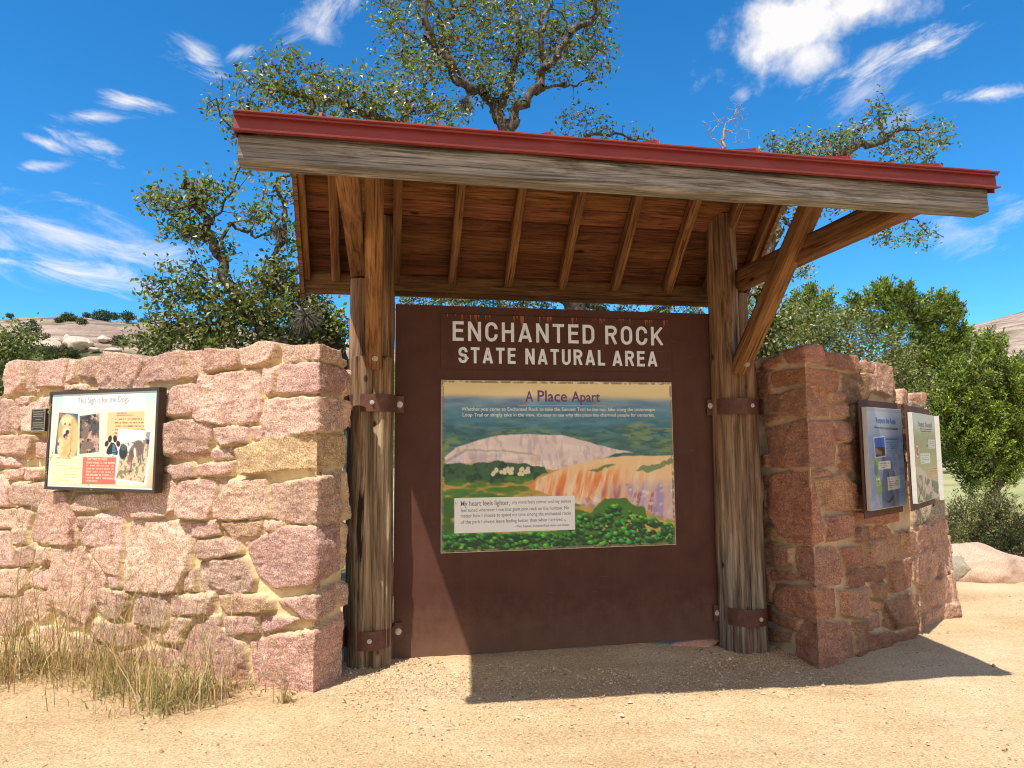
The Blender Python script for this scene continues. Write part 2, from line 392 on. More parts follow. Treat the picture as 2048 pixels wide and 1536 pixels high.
def m_leaf(trans, rough=.42):
    def fn(g, p):
        t = g.attr('tint').outputs['Color']; g.l(t, p.inputs['Base Color'])
        p.inputs['Specular IOR Level'].default_value = .35; p.inputs['Roughness'].default_value = rough
        tr = g.n('BsdfTranslucent'); g.l(g.mixc(1, t, (1.5, 1.5, .6), 'MULTIPLY'), tr.inputs[0])
        mx = g.n('MixShader'); mx.inputs[0].default_value = trans
        g.l(p.outputs[0], mx.inputs[1]); g.l(tr.outputs[0], mx.inputs[2])
        g.l(mx.outputs[0], g.nt.nodes['Material Output'].inputs[0])
    return fn
M_LEAF = mat('oak_leaf', m_leaf(.28, .36)); M_JUN = mat('juniper_leaf', m_leaf(.3, .6)); M_DRY = mat('dry_grass_blade', m_leaf(.25, .7))
def m_bark(g, p):
    v = g.coord((14, 14, 5)); n = g.noise(v, 1.5, 6, .7, .6)
    g.l(g.ramp(n, [(.3, (.030, .024, .018)), (.5, (.085, .070, .055)), (.72, (.24, .22, .19))]), p.inputs['Base Color']); g.bump(p, n, .9, .02)
M_BARK = mat('oak_bark', m_bark, .9, .1)
M_DEAD = plain('bleached_dead_wood', (.34, .29, .27), .8, .4, 12)
def m_dome(g, p):
    v = g.coord(); st = g.noise(g.coord((.05, .05, .9)), 1.2, 6, .65, .6); n = g.noise(v, .16, 7, .65)
    c = g.ramp(n, [(.3, (.24, .18, .145)), (.5, (.38, .285, .225)), (.7, (.48, .37, .29))])
    c = g.mixc(1, c, g.ramp(st, [(.36, (.42, .40, .40)), (.5, (1, 1, 1)), (.75, (1.15, 1.12, 1.08))]), 'MULTIPLY')
    veg = g.attr('grass').outputs['Fac']
    c = g.mixc(veg, c, g.ramp(g.noise(v, 1.2, 5, .7), [(.35, (.035, .05, .018)), (.6, (.11, .13, .045)), (.75, (.30, .25, .15))]))
    g.l(c, p.inputs['Base Color']); b = g.bump(p, st, .8, .9); g.bump(p, g.noise(v, .5, 6, .7), .6, 1.2, b)
M_DOME = mat('granite_dome', m_dome, .95, .1)

# ------------------------------------------------------------------ ground
def gz(x, y):
    x = np.asarray(x, float); y = np.asarray(y, float)
    base = -.03*np.clip(x, -6, 9)
    return base + .018*fbm(x*1.1, y*1.1, seed=3)*sstep(np.hypot(x-.5, y+1), .2, 2.5)
def path_edge(x):        # y beyond which the sand gives way to grass
    return np.where(x > 5, 3.0+.35*(x-6), 2.0)
def build_ground():
    def axis(lo, hi, d, far, n):
        a = np.arange(lo, hi+d/2, d); k = np.geomspace(d*1.2, far, n)
        return np.concatenate([(lo-np.cumsum(k))[::-1], a, hi+np.cumsum(k)])
    X = axis(-4.2, 7.0, .028, 260, 42); Y = axis(-4.0, 3.2, .028, 260, 42)
    x, y = np.meshgrid(X, Y, indexing='ij')
    z = gz(x, y)
    near = sstep(-np.hypot(x-1, y+1), -9, -5)
    z = z + near*(.006*fbm(x*7, y*7, seed=11)+.0035*fbm(x*28, y*28, seed=12))
    Rf = np.random.default_rng(2)
    for i in range(46):
        fx_, fy_, an = Rf.uniform(-3.2, 5.5), Rf.uniform(-3.6, -.9), Rf.normal(.1, .5)
        dx, dy = (x-fx_)*math.cos(an)+(y-fy_)*math.sin(an), -(x-fx_)*math.sin(an)+(y-fy_)*math.cos(an); rr_ = np.hypot(dx/.14, dy/.055); z = z-.006*(1-sstep(rr_, .6, 1.1))+.0035*np.exp(-((rr_-1.25)/.25)**2)
    z = z + .5*fbm(x*.05, y*.05, seed=5)*sstep(np.hypot(x, y), 14, 60)
    z = z - .5*sstep(y, 14, 40)
    # a little bank of gravel against the foot of each wall and under the sign board
    z = z + (-.003+.027*np.clip(x, 0, 2.0)*(1-.8*sstep(x, 1.75, 2.15)))*np.exp(-((y-.02)/.30)**2)*sstep(x, -.1, .05)*(1-sstep(x, 2.3, 2.6))
    e = path_edge(x)+.5*fbm(x*.9, y*.9, seed=8)
    gr = np.where(x > 4.6, sstep(y-e, 0, .7), sstep(y, 2.2, 3.2))
    mead = sstep(y+1.2*fbm(x*.3, y*.3, seed=9), 9, 13)
    brown = np.exp(-((y-8.5+.2*(x-8))/1.3)**2)
    me = mesh('ground', np.stack([x, y, z], -1).reshape(-1, 3), grid_faces(*x.shape), True,
              attrs={'grass': (gr*(1-.7*brown)).ravel(), 'meadow': mead.ravel()})
    tag(link('ground', me, M_GROUND), kind='structure')
build_ground()

# ------------------------------------------------------------------ stone walls
def poly_dist(P, poly):
    n = len(poly); ins = np.zeros(len(P), bool); dm = np.full(len(P), 1e9)
    for i in range(n):
        a = poly[i]; b = poly[(i+1) % n]; ab = b-a; L2 = ab@ab+1e-12
        t = np.clip(((P-a)@ab)/L2, 0, 1); d = np.hypot(*(P-a-t[:, None]*ab).T); dm = np.minimum(dm, d)
        c = ((a[1] > P[:, 1]) != (b[1] > P[:, 1])) & (P[:, 0] < (b[0]-a[0])*(P[:, 1]-a[1])/(b[1]-a[1]+1e-12)+a[0]); ins ^= c
    return np.where(ins, dm, -dm)
class Path:
    def __init__(s, pts, u0=0.0, side=1):
        s.p = np.array(pts, float); d = np.diff(s.p, axis=0); s.len = np.hypot(*d.T); s.d = d/s.len[:, None]
        s.u = u0+np.concatenate([[0], np.cumsum(s.len)]); s.side = side
    def at(s, u):
        u = np.asarray(u, float); i = np.clip(np.searchsorted(s.u, u)-1, 0, len(s.d)-1)
        return s.p[i]+(u-s.u[i])[..., None]*s.d[i]
    def normal(s, u, w=.035):
        a = s.at(np.asarray(u)+w)-s.at(np.asarray(u)-w); a /= np.linalg.norm(a, axis=-1)[..., None]
        return np.stack([a[..., 1], -a[..., 0]], -1)*s.side
    def hit(s, px, py):
        d = ray(px, py); best = None
        for i in range(len(s.d)):
            n = np.array([s.d[i][1], -s.d[i][0]]); den = n@d[:2]
            if abs(den) < 1e-6: continue
            t = (n@(s.p[i]-CAM[:2]))/den
            if t < 0: continue
            q = CAM+d*t; k = (q[:2]-s.p[i])@s.d[i]
            lo = -1e-6 if i > 0 else -9; hi = s.len[i] if i < len(s.d)-1 else 99
            if lo <= k <= hi and (best is None or t < best[2]): best = (s.u[i]+k, q[2], t)
        if best is None: return None
        return best[:2]
def stone_wall(name, path, u0, u1, du, top, polys, thick, tintfn, mort, seed, label, cat='stone wall', bulge=None, top_jit=.015, prot=1.0):
    R = np.random.default_rng(seed)
    U = np.arange(u0, u1, du); tz = top(U)
    tz = tz + top_jit*fbm(U*6, U*0, seed=seed) + .006*fbm(U*25, U*0, seed=seed+1)
    zb = -.34; nv = int(2.3/du*.95); vv = np.linspace(0, 1, nv)
    uu = np.repeat(U[:, None], nv, 1); zz = zb+(tz[:, None]-zb)*vv[None]
    nt = 8; k = np.arange(1, nt+1)/nt
    uu2 = np.repeat(U[:, None], nt, 1); zz2 = np.repeat(tz[:, None], nt, 1)
    P = np.stack([uu.ravel(), zz.ravel()], 1)
    Q = P + .011*np.stack([fbm(P[:, 0]*11, P[:, 1]*11, seed=seed+3), fbm(P[:, 0]*11, P[:, 1]*11, seed=seed+4)], 1) \
          + .004*np.stack([fbm(P[:, 0]*45, P[:, 1]*45, seed=seed+5), fbm(P[:, 0]*45, P[:, 1]*45, seed=seed+6)], 1)
    H = .006*fbm(P[:, 0]*14, P[:, 1]*14, seed=seed+7)+.003*fbm(P[:, 0]*60, P[:, 1]*60, seed=seed+8)-.004
    C = np.tile(np.array(mort, float), (len(P), 1))*(1+.10*fbm(P[:, 0]*5, P[:, 1]*5, seed=seed+9))[:, None]
    S = np.zeros(len(P))
    for pi, (poly, kind) in enumerate(polys):
        poly = np.array(poly, float); lo = poly.min(0)-.03; hi = poly.max(0)+.03
        m = np.where((P[:, 0] > lo[0]) & (P[:, 0] < hi[0]) & (P[:, 1] > lo[1]) & (P[:, 1] < hi[1]))[0]
        if len(m) == 0: continue
        q = Q[m]; d = poly_dist(q, poly); c = poly.mean(0); sz = hi-lo-.06; r = q-c
        base = (.028+.024*R.random())*prot
        ti = R.uniform(-.13, .13, 2)*np.array([1, 1.0])
        h = base + r@ti
        for kk in range(5):
            th = R.uniform(0, 2*math.pi); dr = np.array([math.cos(th), math.sin(th)])
            ext = .5*(abs(dr[0])*sz[0]+abs(dr[1])*sz[1]); D = ext*R.uniform(.45, 1.0); sl = R.uniform(.25, 1.3)
            if dr[1] < 0: sl *= 1.5
            h = np.minimum(h, base+.006+sl*(D-r@dr)*1.0 + .006*fbm(q[:, 0]*30+pi, q[:, 1]*30, seed=seed+21))
        h = np.maximum(h, .014*prot)
        rid = 1-np.abs(fbm(q[:, 0]*9+pi*3.1, q[:, 1]*9, seed=seed+12, oct=3))*2
        h = h + .008*rid*R.uniform(.3, 1.1) + .009*fbm(q[:, 0]*5+pi*7.7, q[:, 1]*7, seed=seed+13) + .0085*fbm(q[:, 0]*26+q[:, 1]*8, q[:, 1]*40+pi, seed=seed+14, oct=4, gain=.72)
        d = d+.005; e = np.clip((d+.003)/.0105, 0, 1); e = np.sqrt(np.clip(e*(2-e), 0, 1))
        g = H[m]*(1-e)+h*e
        on = d > -.003
        H[m[on]] = np.maximum(H[m[on]], g[on]); ins = sstep(d, -.002, .005)
        t = np.array(tintfn(kind, R)); tv = t*(1+.10*fbm(q[:, 0]*4+pi, q[:, 1]*4, seed=seed+15)[:, None])
        C[m] = C[m]*(1-ins)[:, None]+tv*ins[:, None]; S[m] = np.maximum(S[m], ins)
    H = H.reshape(uu.shape); C = C.reshape(*uu.shape, 3); S = S.reshape(uu.shape)
    b = path.at(U); n = path.normal(U)
    off = H - .036*prot + (bulge(uu, zz) if bulge else 0)
    last = H[:, -1]
    X = b[:, None, 0]+n[:, None, 0]*off; Yy = b[:, None, 1]+n[:, None, 1]*off
    Z = zz + H*sstep(vv, .985, 1.0)[None]*.5
    # top then back
    ub = b[:, None]+n[:, None]*(off[:, -1:, None]*(1-k)[None, :, None]) - n[:, None]*(k[None, :, None]*thick(U)[:, None, None])
    tz2 = Z[:, -1:]+.012*fbm(uu2*9, k[None]*4+0*uu2, seed=seed+17)*np.sin(np.pi*k)[None]
    back = ub[:, -1]
    V = np.concatenate([np.stack([X, Yy, Z], -1), np.stack([ub[..., 0], ub[..., 1], tz2], -1),
                        np.stack([back[:, 0], back[:, 1], np.full(len(U), zb)], -1)[:, None]], 1)
    Cc = np.concatenate([C, np.repeat(C[:, -1:], nt+1, 1)], 1); Ss = np.concatenate([S, np.repeat(S[:, -1:], nt+1, 1)], 1)
    nr = V.shape[1]; nU = len(U)
    me = mesh(name, V.reshape(-1, 3), grid_faces(nU, nr), True, Cc.reshape(-1, 3), {'stone': Ss.ravel()})
    o = link(name, me, M_STONE); tag(o, label, cat)
    return o

def parse(txt, ox, oy, sc):
    out = []
    for line in txt.strip().splitlines():
        kind = 'n'; line = line.strip()
        if line[0] in 'cyCbpd': kind = line[0]; line = line[1:]
        v = list(map(float, line.replace(',', ' ').split()))
        out.append(([(ox+v[i]/sc, oy+v[i+1]/sc) for i in range(0, len(v), 2)], kind))
    return out
Z1 = """
10 135 145 115 150 300 20 325
150 115 205 110 210 300 160 310
210 115 390 95 385 190 370 270 215 285
400 130 435 120 425 240 390 250
445 95 590 90 575 170 560 240 445 245
610 95 835 70 830 290 560 290 565 200
835 85 1075 75 1085 220 1060 235 840 245
1090 50 1195 45 1190 240 1100 235
1205 40 1390 30 1390 140 1360 160 1200 185
1400 30 1620 15 1615 100 1520 140 1420 155
c1640 25 1820 10 1830 120 1640 125
1170 210 1505 170 1525 330 1520 480 1300 500 1140 460
1540 165 1610 150 1600 300 1545 325
c1620 140 1825 145 1830 310 1615 310
1010 270 1160 245 1130 430 960 450 960 350
330 270 495 262 490 290 330 295
300 330 560 330 560 500 300 500
600 330 900 330 900 560 620 560
c1550 350 1830 330 1840 520 1550 570 1535 480
970 490 1060 470 1180 480 1240 510 1210 680 1030 700 945 665
1245 520 1450 505 1440 600 1260 615
1465 510 1535 510 1535 580 1470 585
1230 645 1355 630 1350 685 1225 695
Y1385 640 1600 570 1835 550 1855 730 1680 760 1420 785
1140 740 1355 710 1345 790 1145 800
925 745 1125 715 1130 800 1025 815 1010 790
660 1000 720 880 925 770 1010 800 1005 1000 960 1035 735 1045
1025 830 1250 815 1250 930 1220 1050 1025 1045
1265 820 1550 815 1560 1040 1270 1050
c1570 850 1840 775 1860 1060 1830 1085 1690 1070 1570 1040
1115 1070 1265 1060 1270 1140 1130 1150
y1290 1065 1525 1060 1525 1145 1300 1160
1540 1065 1665 1070 1660 1095 1550 1135
1130 1170 1395 1165 1400 1250 1280 1270 1160 1280 1140 1210
c1420 1190 1550 1150 1700 1095 1855 1090 1850 1390 1600 1460 1495 1380
1160 1300 1420 1280 1480 1400 1460 1470 1380 1490 1150 1470
1086 1370 1140 1330 1130 1470 1080 1480
750 1065 1105 1070 1110 1200 1100 1340 1040 1470 960 1480 710 1460 715 1200
-140 340 55 350 60 540 -140 550
75 340 180 330 165 370 90 385
180 370 295 325 275 530 135 535 130 440
65 400 170 385 110 530 70 500
-150 565 205 555 195 650 150 690 -100 640
215 580 290 580 270 690 205 700
-60 670 120 690 110 730 -60 740
30 760 155 750 140 800 50 810
165 750 240 760 235 810 155 820
-130 770 20 800 55 860 50 970 -130 975
80 835 235 840 280 880 220 980 75 960
225 980 290 885 400 890 430 1000 455 1170 420 1200 250 1195 160 1160
-60 1000 130 985 180 1020 155 1100 -60 1100
50 1110 145 1110 150 1190 80 1200
420 900 650 900 690 970 560 1000 440 1005
450 1030 555 1040 480 1110 445 1110
575 1015 705 1020 700 1220 480 1205 470 1130
-100 1120 40 1120 70 1250 75 1320 -100 1330
90 1230 190 1195 210 1215 190 1310 110 1330
215 1220 285 1220 285 1320 210 1310
-140 130 -10 150 -10 320 -140 330
300 560 560 560 560 860 290 860
600 590 880 590 880 760 720 860 610 860
"""
Z2 = """
295 140 470 140 610 310 490 610 340 600 280 480
500 140 700 140 695 295 610 280
620 305 695 300 695 370 640 370
-80 270 140 260 155 350 100 410 -80 400
155 265 280 255 280 365 170 372
145 390 270 380 270 540 220 570 160 520
215 600 330 610 370 700 310 760 240 700
-90 430 130 420 150 560 100 640 -90 650
580 380 750 400 730 500 690 560 550 520
785 405 975 425 985 600 785 580
1000 410 1245 410 1245 525 1000 530
y1265 420 1555 415 1585 450 1580 500 1280 520
c1610 450 1870 370 1870 530 1770 550
1000 545 1130 555 1060 630 1000 600
1200 540 1290 535 1285 600 1220 580
1310 540 1500 535 1495 640 1340 640
1510 540 1750 550 1650 600 1510 650
845 600 1055 610 1050 690 900 690
530 565 720 590 820 600 820 680 720 720 520 650
1080 640 1150 560 1200 560 1420 690 1440 960 1150 980 1050 800
c1450 680 1640 640 1865 570 1855 1010 1700 1020 1480 1000
700 750 900 720 1040 740 1060 960 760 960
380 640 520 680 680 760 690 920 420 920
-80 670 200 660 230 800 -80 820
-90 840 380 790 400 930 -90 960
"""
A0 = np.array([-.429, -.64]); LD = np.array([-.831, .556]); LE = np.array([.556, .831])
# u runs from the far rear of the end face (negative) round the corner (0) to the left
A1 = A0+LD*.045
LW = Path([A1+LE*.305, A1, A0+LD*5.2], u0=.045-.305, side=-1)
Rw = np.random.default_rng(5)
def conv(path, txts, corner=None):
    res = []
    for txt, ox, oy, sc in txts:
        for pts, kind in parse(txt.replace('Y', 'C'), ox, oy, sc):
            q = [path.hit(*p) for p in pts]
            if any(a is None for a in q): continue
            res.append((q, kind))
    return res
def left_polys():
    res = []
    for q, kind in conv(LW, [(Z1, 0, 680, 2.9257), (Z2, 0, 1050, 2.9257)]):
        if kind in 'cC':      # quoins turn the corner
            ext = -Rw.uniform(.17, .30); q = [list(a) for a in q]; um = min(a[0] for a in q)
            q = [(ext+Rw.uniform(-.01, .01), a[1]) if a[0] < um+.09 else tuple(a) for a in q]
            zs = sorted(a[1] for a in q if a[0] < 0)
            if zs and zs[0] != zs[-1]: res.append(([(-.44, zs[0]+.012), (ext-.025, zs[0]+.01), (ext-.02, zs[-1]-.01), (-.44, zs[-1]-.012)], 'n'))
        res.append((q, kind))
    # courses further along the wall, outside the photograph
    for z0 in np.arange(0, 1.75, .29):
        u = 3.22+Rw.uniform(0, .2)
        while u < 5.2:
            w = Rw.uniform(.2, .5); res.append(([(u, z0+.02), (u+w-.03, z0+.01), (u+w-.02, z0+.26), (u+.01, z0+.27)], 'n')); u += w
    return res
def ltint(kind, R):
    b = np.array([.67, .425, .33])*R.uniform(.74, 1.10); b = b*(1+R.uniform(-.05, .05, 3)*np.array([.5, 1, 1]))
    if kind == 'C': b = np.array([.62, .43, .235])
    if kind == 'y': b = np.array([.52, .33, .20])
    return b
ltop_pts = [(-.45, 1.93), (-.2, 1.99), (0, 2.035), (.10, 2.05), (.5, 2.06), (.62, 2.03), (1.2, 2.05), (1.55, 2.03), (1.75, 2.07), (2.1, 2.09), (2.45, 2.06), (3.03, 2.07), (3.06, 1.82), (5.2, 1.80)]
def ltop(U): return np.interp(U, [a for a, b in ltop_pts], [b for a, b in ltop_pts])
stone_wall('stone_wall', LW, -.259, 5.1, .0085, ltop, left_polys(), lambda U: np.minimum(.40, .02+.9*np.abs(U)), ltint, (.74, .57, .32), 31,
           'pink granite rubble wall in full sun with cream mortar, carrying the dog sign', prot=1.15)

RB = [(2.76, .06), (2.825, -.56), (3.27, -.345), (3.78, -.083), (4.21, .146), (4.556, .418), (4.807, .605), (5.216, .937), (5.60, 1.40), (5.95, 2.1)]
RWP = Path(RB, u0=-.623, side=1)
Z3 = """
d-60 200 300 225 330 560 -60 560
305 230 345 230 360 440 345 590 310 590
345 285 440 215 510 195 520 235 440 275
510 175 655 150 800 165 805 250 640 235 545 240
810 170 1000 210 1025 290 920 285 812 258
p1014 215 1100 228 1100 290 1035 290
p1110 235 1230 250 1250 440 1200 450 1115 420 1102 300
p1040 305 1100 310 1105 410 1070 430
y435 300 650 270 900 290 890 410 830 420 640 370 450 395
355 310 425 300 440 430 370 470
b920 305 1035 310 1060 430 1045 490 930 495 905 440
510 430 650 395 835 410 830 575 650 580 520 580
430 450 500 440 500 550 435 545
845 425 908 440 915 480 850 490
842 508 950 512 960 590 842 590
390 580 495 570 490 600 380 640
400 660 650 600 850 605 880 740 865 885 650 900 430 895
865 610 960 620 965 735 882 730 862 690
885 755 980 755 985 930 890 920
360 830 415 820 425 885 360 905
735 930 800 915 845 940 750 960
440 945 550 925 725 930 800 1370 540 1370 440 1180 430 1050
755 985 900 940 985 1000 1010 1130 960 1170 800 1165 780 1060
350 950 412 960 425 1010 345 1030
355 1050 415 1040 425 1180 380 1250 355 1200
390 1265 460 1272 500 1340 470 1360 390 1340
810 1210 960 1200 968 1270 950 1330 815 1378
968 1280 1080 1278 1075 1365 980 1380
1095 1275 1200 1275 1240 1350 1250 1430 1200 1480 1055 1520 1045 1490 1080 1400
985 1185 1270 1178 1280 1240 1100 1262 1000 1255
1262 1310 1350 1300 1380 1400 1350 1440 1290 1430
p1260 420 1330 430 1335 520 1265 520
p1340 440 1430 450 1440 520 1345 525
b1000 1000 1280 1000 1280 1160 1010 1165
b1000 500 1270 500 1270 980 1000 980
"""
Z4 = """
372 110 560 145 575 258 470 262 375 235
590 140 700 140 880 148 930 330 880 372 700 368 600 330 580 200
895 147 1035 137 1045 258 930 275
942 287 1033 287 1033 388 947 393
b1040 272 1183 262 1180 358 1050 363
1195 242 1330 207 1352 380 1260 428 1192 430
1052 100 1240 75 1340 60 1362 190 1200 222 1050 244
382 262 448 290 453 480 385 480
460 292 560 292 640 340 462 350
467 372 730 402 868 407 880 590 740 600 600 580 472 530
882 420 1070 397 1083 440 1088 560 1000 595 902 570 902 480
1092 382 1180 367 1188 450 1150 478 1097 462
1092 497 1150 497 1150 540 1097 540
1060 577 1145 562 1158 650 1062 668
1167 482 1350 422 1400 450 1412 590 1240 670 1172 640
457 567 620 602 600 668 472 620
400 640 575 682 560 740 400 730
590 702 640 607 740 622 968 627 990 850 860 920 760 960 590 850
980 622 1050 602 1065 850 1000 860
1067 692 1220 672 1230 770 1077 860
1240 692 1350 642 1380 700 1240 780
1370 620 1428 582 1450 670 1390 710
p1360 230 1440 110 1510 180 1495 340 1405 395 1370 350
p1412 405 1498 345 1560 500 1540 590 1440 650 1422 500
p1515 330 1580 400 1600 470 1570 520
p1345 20 1420 30 1430 110 1372 195
p1440 20 1540 30 1550 170 1500 160
b330 20 500 20 520 90 400 80
"""
def right_polys():
    res = conv(RWP, [(Z3, 1400, 650, 3.1605), (Z4, 1400, 1050, 3.1605)])
    R2 = np.random.default_rng(9)
    zr0 = -.22
    while zr0 < .8:
        u = 1.80+R2.uniform(-.05, .05); hh = R2.uniform(.16, .28)
        while u < 3.1:
            w = R2.uniform(.14, .34); j = R2.uniform(-.02, .02, 6); res.append(([(u+j[0], zr0+.01+j[1]), (u+w-.02, zr0+.01+j[2]), (u+w-.02+j[3], zr0+hh-.01+j[4]), (u+w*.5, zr0+hh+j[5]*.5), (u, zr0+hh-.015)], 'p')); u += w
        zr0 += hh
    for z0 in np.arange(.72, 1.8, .27):       # behind the upright signs: cinder blocks show in the gap
        u = 1.72
        while u < 3.0:
            w = R2.uniform(.3, .45); res.append(([(u, z0+.01), (u+w-.02, z0+.01), (u+w-.02, z0+.255), (u, z0+.255)], 'k')); u += w
    for z0 in np.arange(-.25, 1.5, .25):       # the part that turns away from view
        u = 3.05+R2.uniform(0, .15)
        while u < 4.6:
            w = R2.uniform(.15, .4); res.append(([(u, z0+.02), (u+w-.03, z0+.01), (u+w-.02, z0+.22), (u+.01, z0+.23)], 'p')); u += w
    return res
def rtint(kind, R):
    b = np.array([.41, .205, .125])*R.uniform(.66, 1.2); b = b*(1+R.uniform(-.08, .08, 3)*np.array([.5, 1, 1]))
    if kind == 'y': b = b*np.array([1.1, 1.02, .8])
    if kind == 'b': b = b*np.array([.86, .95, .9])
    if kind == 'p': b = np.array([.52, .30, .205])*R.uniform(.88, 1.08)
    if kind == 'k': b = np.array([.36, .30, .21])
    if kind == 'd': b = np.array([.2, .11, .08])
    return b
def zat(px, py):
    q = RWP.hit(px, py); return q
rt = [zat(*q) for q in ((1500, 718), (1540, 712), (1562, 706), (1606, 697), (1653, 702), (1716, 716), (1724, 724), (1750, 728), (1788, 732), (1797, 782), (1822, 786), (1850, 793))]
rt = sorted([(u, z) for u, z in rt])
def rtop(U): return np.interp(U, [a for a, b in rt]+[rt[-1][0]+.3, 5], [b for a, b in rt]+[rt[-1][1]-.05, 1.35])
def rbulge(u, z): return .16*sstep(u, 1.9, 2.9)*(1-np.clip((z+.1)/1.5, 0, 1))-.05*sstep(u, 2, 3) + .05*fbm(u*3, z*3, seed=77)*sstep(u, 1.6, 2.6)
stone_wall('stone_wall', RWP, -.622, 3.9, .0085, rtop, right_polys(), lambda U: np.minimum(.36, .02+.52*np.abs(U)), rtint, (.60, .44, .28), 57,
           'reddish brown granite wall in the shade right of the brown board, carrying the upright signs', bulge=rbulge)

# ------------------------------------------------------------------ shelter
XL, XR = -.681, 2.878
RIDGE_Y = -.37
def zf(y): return 2.762+.41*(y+2.07)           # outer face of the front slope
ZR = zf(RIDGE_Y)
def zb_(y): return ZR-.976*(y-RIDGE_Y)         # outer face of the back slope
shelter = empty('sign_shelter', (1.1, -.1, 0), 'timber shelter on two log posts with a red metal roof over the brown board', 'shelter')

def log(mb, cx, cy, z0, z1, r, seed, lean=(0, 0), nseg=40, knots=()):
    nz = int((z1-z0)/.025)+2; zz = np.linspace(z0, z1, nz); th = np.linspace(0, 2*np.pi, nseg, endpoint=False)
    T, Z = np.meshgrid(th, zz)
    rr = r*(1+.05*fbm(np.cos(T)*1.2+seed, np.sin(T)*1.2, Z*.8, seed=seed)) + .010*fbm(np.cos(T)*4, np.sin(T)*4+seed, Z*2.2, seed=seed+1) \
        - .006*np.clip(fbm(np.cos(T)*9, np.sin(T)*9+seed, Z*.9, seed=seed+2)-.12, 0, 1)*4
    rr = rr*(1.04-.03*(Z-z0))
    for kt, kz, ka in knots:
        dd = ((np.angle(np.exp(1j*(T-kt))))*r/.05)**2+((Z-kz)/.10)**2; rr = rr+ka*np.exp(-dd)
    X = cx+rr*np.cos(T)+lean[0]*(Z-z0); Y = cy+rr*np.sin(T)+lean[1]*(Z-z0)
    V = np.stack([X, Y, Z], -1).reshape(-1, 3)
    a = (np.arange(nz-1)[:, None]*nseg+np.arange(nseg)[None]).ravel(); b = (np.arange(nz-1)[:, None]*nseg+(np.arange(nseg)[None]+1) % nseg).ravel()
    mb.add(V, np.stack([a, b, b+nseg, a+nseg], 1))
    # end cap: rings of two steps towards the centre
    c = V[-nseg:].mean(0); top = np.concatenate([V[-nseg:], c+(V[-nseg:]-c)*.9+[0, 0, .006], c+(V[-nseg:]-c)*.05+[0, 0, .008]])
    i = np.arange(nseg); j = (i+1) % nseg
    mb.add(top, np.concatenate([np.stack([i, j, j+nseg, i+nseg], 1), np.stack([i+nseg, j+nseg, j+2*nseg, i+2*nseg], 1)]))
# posts: bundles of logs; the low front logs carry the braces, the outer ones the outriggers
def post(side):
    if side == 'l':
        logs = [(-.100, .012, -.1, 3.06, .094, 1, ((-.9, 1.2, .012), (-.5, .6, .010))), (-.236, .0, -.1, 2.60, .082, 2, ((3.6, .8, .02), (3.9, 1.25, .018), (3.4, .35, .015))),
                (-.212, -.125, -.1, 2.035, .078, 3, ((4.2, 1.55, .01), (3.6, .9, .012))), (-.092, -.120, -.1, 2.035, .074, 4, ((-.6, 1.0, .008),))]
    else:
        logs = [(2.500, -.035, -.16, 3.2, .118, 5, ((4.4, 2.1, .012), (4.9, 2.75, .02), (4.5, 2.45, .018))), (2.640, .015, -.16, 2.60, .085, 6, ((-.2, 1.2, .03), (-.3, 1.9, .02))),
                (2.615, -.130, -.16, 2.03, .078, 7, ((-.4, 1.1, .022),)), (2.500, -.14, -.16, .20, .07, 8, ())]
    lo = MB()
    for cx, cy, z0, z1, r, sd, kn in logs: log(lo, cx, cy, z0, z1, r, sd, knots=kn)
    return lo.build('post', M_LOGL if side == 'l' else M_LOGM, shelter, True)
def m_logm(g, p, lo=1.1, hi=2.5, gk=(1, 1, 1)):
    """right post: brown above, greyed by the weather towards the foot"""
    v = g.coord((26, 26, 1.4)); gr = g.noise(v, 1.1, 5, .62, .4); big = g.noise(g.coord((5, 5, .8)), 1.0, 4, .6, .8)
    brown = g.ramp(gr, [(.28, (.045, .025, .015)), (.42, (.14, .078, .040)), (.55, (.24, .135, .068)), (.7, (.35, .22, .12))])
    grey = g.ramp(gr, [(.28, tuple(np.array((.045, .038, .032))*gk)), (.45, tuple(np.array((.15, .115, .085))*gk)), (.6, tuple(np.array((.28, .23, .175))*gk)), (.75, tuple(np.array((.42, .37, .30))*gk))])
    sep = g.n('SeparateXYZ'); g.l(g.coord(), sep.inputs[0])
    mz = g.n('MapRange'); g.l(g.math('ADD', sep.outputs[2], g.math('MULTIPLY', big, 1.6)), mz.inputs[0])
    mz.inputs[1].default_value = lo; mz.inputs[2].default_value = hi
    c = g.mixc(mz.outputs[0], grey, brown); c = g.mixc(g.ramp(big, [(.5, 0), (.66, .55)]), c, brown)
    vk = g.n('TexVoronoi', Vector=g.coord((4, 4, 2.2)), Scale=1.4)
    c = g.mixc(g.ramp(vk.outputs['Distance'], [(.05, 1), (.10, 0)]), c, (.035, .018, .010))
    fl = g.noise(g.coord((110, 110, 2.4)), 1.0, 4, .65); c = g.mixc(1, c, g.ramp(fl, [(.33, .4), (.45, .95), (.62, 1.15)]), 'MULTIPLY')
    ck = g.noise(g.coord((17, 17, .45)), 1.0, 5, .7, .3); c = g.mixc(g.ramp(ck, [(.33, 1), (.36, 0)]), c, (.022, .014, .009))
    g.l(c, p.inputs['Base Color']); b0 = g.bump(p, gr, .9, .006); g.bump(p, ck, 1.0, .014, b0)
M_LOGM = mat('log_wood_brown_and_grey', m_logm, .75, .2)
M_LOGL = mat('log_wood_dry_and_brown', lambda g, p: m_logm(g, p, 2.0, 2.7, (1.2, 1.05, .84)), .75, .2)
post('l').__setitem__('label', 'sunlit log post, dry and yellow grey at the foot'); post('r').__setitem__('label', 'shaded brown log post beside the dark stone wall')

